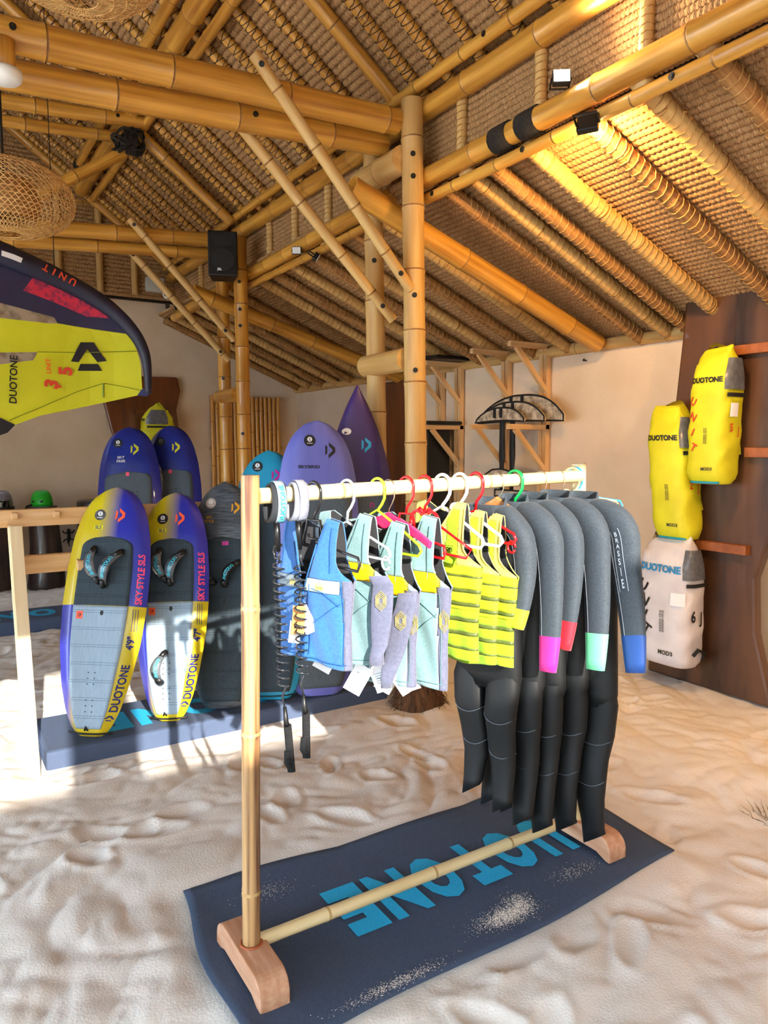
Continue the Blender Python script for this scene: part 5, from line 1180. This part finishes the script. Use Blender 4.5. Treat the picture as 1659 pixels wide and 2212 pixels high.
def poly(pts, m, name, off=0, par=None, t=.003):
    P = [wp(*q) for q in pts]
    g = Geo(); me = bmesh.new(); vs_ = [me.verts.new((x, 0, z)) for x, z in P]; f = me.faces.new(vs_)
    bmesh.ops.triangulate(me, faces=[f]); bmesh.ops.subdivide_edges(me, edges=me.edges[:], cuts=3, use_grid_fill=True)
    for v in me.verts: v.co.y = bow(v.co.x)+off
    mm = bpy.data.meshes.new(name); me.to_mesh(mm); me.free(); mm.materials.append(m)
    o = link(name, mm, par or wt)
    if t: so = o.modifiers.new('t', 'SOLIDIFY'); so.thickness = t; so.offset = 0
    return o
edge = [(-0.131, 2.882), (0.184, 2.836), (0.474, 2.763), (0.626, 2.721), (0.785, 2.674), (0.949, 2.601), (1.090, 2.520), (1.199, 2.421), (1.263, 2.334)]
poly([(-0.131, 2.882), (0.184, 2.836), (0.474, 2.763), (0.626, 2.721), (0.785, 2.674), (0.949, 2.601), (1.090, 2.520), (1.199, 2.421), (1.240, 2.391), (0.792, 2.426), (0.772, 2.462), (0.463, 2.515), (-0.146, 2.597)], NVY, 'canopy_panel')
poly([(0.463, 2.515), (0.772, 2.462), (0.792, 2.426), (0.754, 2.420), (0.459, 2.423), (0.117, 2.425), (-0.153, 2.467), (-0.146, 2.597)], WCLR, 'window')
poly([(-0.153, 2.467), (0.117, 2.425), (0.459, 2.423), (0.754, 2.420), (0.792, 2.426), (1.240, 2.391), (1.286, 2.280), (0.666, 2.234), (0.451, 2.214), (-0.168, 2.167)], WYL, 'canopy_panel')
poly([(-0.168, 2.167), (0.451, 2.214), (0.666, 2.234), (0.637, 2.180), (0.447, 2.141), (-0.175, 2.035)], WCLR, 'window')
poly([(-0.175, 2.035), (0.447, 2.141), (0.637, 2.180), (0.666, 2.234), (1.286, 2.280), (1.305, 2.198), (1.312, 2.012), (1.277, 1.982), (1.060, 1.959), (0.840, 1.899), (0.672, 1.835), (0.515, 1.772), (0.430, 1.722), (-0.201, 1.516)], WYL, 'canopy_panel')
poly([(0.674, 2.721), (0.807, 2.673), (0.949, 2.601), (1.047, 2.543), (1.118, 2.487), (0.973, 2.486), (0.781, 2.555), (0.596, 2.605)], WRED, 'red_panel', -.006)
poly([(1.277, 1.982), (1.312, 2.012), (1.315, 2.034), (1.349, 1.994), (1.342, 1.978)], WTIP, 'tip_patch', -.006)
poly([(0.285, 1.875), (0.434, 1.813), (0.515, 1.772), (0.469, 1.722), (0.275, 1.650)], WBK, 'corner_patch', -.008)
g = Geo(); P = [wp(*q) for q in LE]; n = 60; idx = np.linspace(0, len(P)-1, n); xs = np.interp(idx, range(len(P)), [p[0] for p in P]); zz = np.interp(idx, range(len(P)), [p[1] for p in P]); rr = np.interp(idx, [0, 2, 6, 9, 11], [.10, .075, .055, .035, .022])
k_ = np.hanning(9); k_ /= k_.sum(); xs[4:-4] = np.convolve(xs, k_, 'valid'); zz[4:-4] = np.convolve(zz, k_, 'valid')
Geo().tube([(x, bow(x)+.0, z) for x, z in zip(xs, zz)], list(rr), 14).obj('leading_edge', mat('wing_tube', '#17182c', '#20213c', (8, 8, 8), rough=.5), wt, True)
poly([(0.476, 2.811), (0.546, 2.798), (0.592, 2.784), (0.581, 2.755), (0.525, 2.770), (0.474, 2.780)], PAPER, 'white_patch', -.085)
def wtext(s_, px, py, size, m, a, bold=.02, off=-.012):
    V, F = text(s_, size, bold); V = rot2(V, a); x0, z0 = wp(px, py); Geo().add([(x0+x, bow(x0+x)+off, z0+y) for x, y, _ in V], F).obj('print', m, wt)
for ch, px, py, a in (('T', 0.723, 2.749, -.42+PI), ('I', 0.771, 2.730, -.45+PI), ('N', 0.822, 2.710, -.48+PI), ('U', 0.882, 2.685, -.5+PI)): wtext(ch, px, py, .06, REDP, a, .03, -.082)
wtext('DUOTONE', 0.516, 2.053, .060, INK, PI/2-.06, .02); wtext('UNIT', 0.725, 2.150, .042, ORNG, PI/2, .01)
wtext('5', 0.828, 2.124, .11, REDP, PI/2, .05); wtext('3', 0.739, 2.037, .11, REDP, PI/2-.2, .05); wtext(',', 0.783, 2.024, .10, REDP, PI/2, .05)
poly([(0.928, 2.316), (1.008, 2.322), (1.088, 2.204), (1.030, 2.194), (0.969, 2.274), (0.912, 2.187), (0.864, 2.188)], WBK, 'logo_mark', -.010)
poly([(0.923, 2.176), (1.032, 2.182), (1.057, 2.138), (0.904, 2.131)], WBK, 'logo_mark', -.010)
def wline(pts, m, r=.0022): Geo().tube([(wp(*q)[0], bow(wp(*q)[0])-.006, wp(*q)[1]) for q in pts], r, 4).obj('seam', m, wt)
wline([(0.485, 1.800), (0.701, 1.901), (0.899, 1.996), (1.063, 2.057)], SEAMY); wline([(1.063, 2.057), (1.193, 2.038), (1.300, 2.017)], SEAMY); wline([(0.666, 2.234), (0.937, 2.251), (1.286, 2.280)], SEAMY); wline([(1.063, 2.057), (1.060, 1.963)], SEAMY, .006)
g = Geo()
for px, py in ((0.329, 2.856), (0.787, 2.717)): x, z = wp(px, py); g.tube([(x, bow(x), z), (x+.02, 5.4, zu(x)-.1)], .003, 5)
g.obj('hanging_line', BLACK, wt)
# dry grass at the right
t = thing('grass_tuft', 'dry grass tuft in the sand at the right edge', 'grass', (3.10, 1.75, 0)); g = Geo(); DRY = mat('dry_grass', '#6a4e28', '#4a341a', (20, 20, 20), rough=.9)
for i in range(60):
    a = random.uniform(0, 6.28); r_ = random.uniform(0, .05); p = Vector((3.10+r_*math.cos(a), 1.72+r_*math.sin(a)*2.2, -.02)); h_ = random.uniform(.02, .07)
    g.tube([p, p+Vector((.02*math.cos(a), .02*math.sin(a), h_*.6)), p+Vector((.06*math.cos(a), .06*math.sin(a), h_))], [.0018, .0014, .0005], 3)
g.obj('blades', DRY, t)
# small lizard ornament on the back wall, nail in the right wall
g = Geo(); lx, lz, ly = 1.53, .50, YB-.012
g.tube([(lx, ly, lz+.10), (lx, ly, lz+.06), (lx+.004, ly, lz+.02), (lx, ly, lz-.03), (lx-.008, ly, lz-.08), (lx+.006, ly, lz-.13)], [.012, .026, .02, .024, .009, .003], 8)
for sx_ in (-1, 1):
    g.tube([(lx, ly, lz+.045), (lx+sx_*.05, ly, lz+.05), (lx+sx_*.07, ly, lz+.08)], .008, 6); g.tube([(lx, ly, lz-.03), (lx+sx_*.05, ly, lz-.035), (lx+sx_*.065, ly, lz-.065)], .008, 6)
tag(g.obj('lizard_ornament', INK, None, True), 'small black lizard ornament on the back wall between the trunk stools', 'ornament')
t = thing('wall_nail', 'single dark nail in the right wall above the silver covers', 'nail', (XW-.01, 4.36, 2.33)); Geo().tube([(XW+.02, 4.36, 2.33), (XW-.03, 4.36, 2.34)], .005, 6).obj('shank', INK, t); Geo().tube([(XW-.03, 4.36, 2.34), (XW-.034, 4.36, 2.34)], .011, 10).obj('head', INK, t)
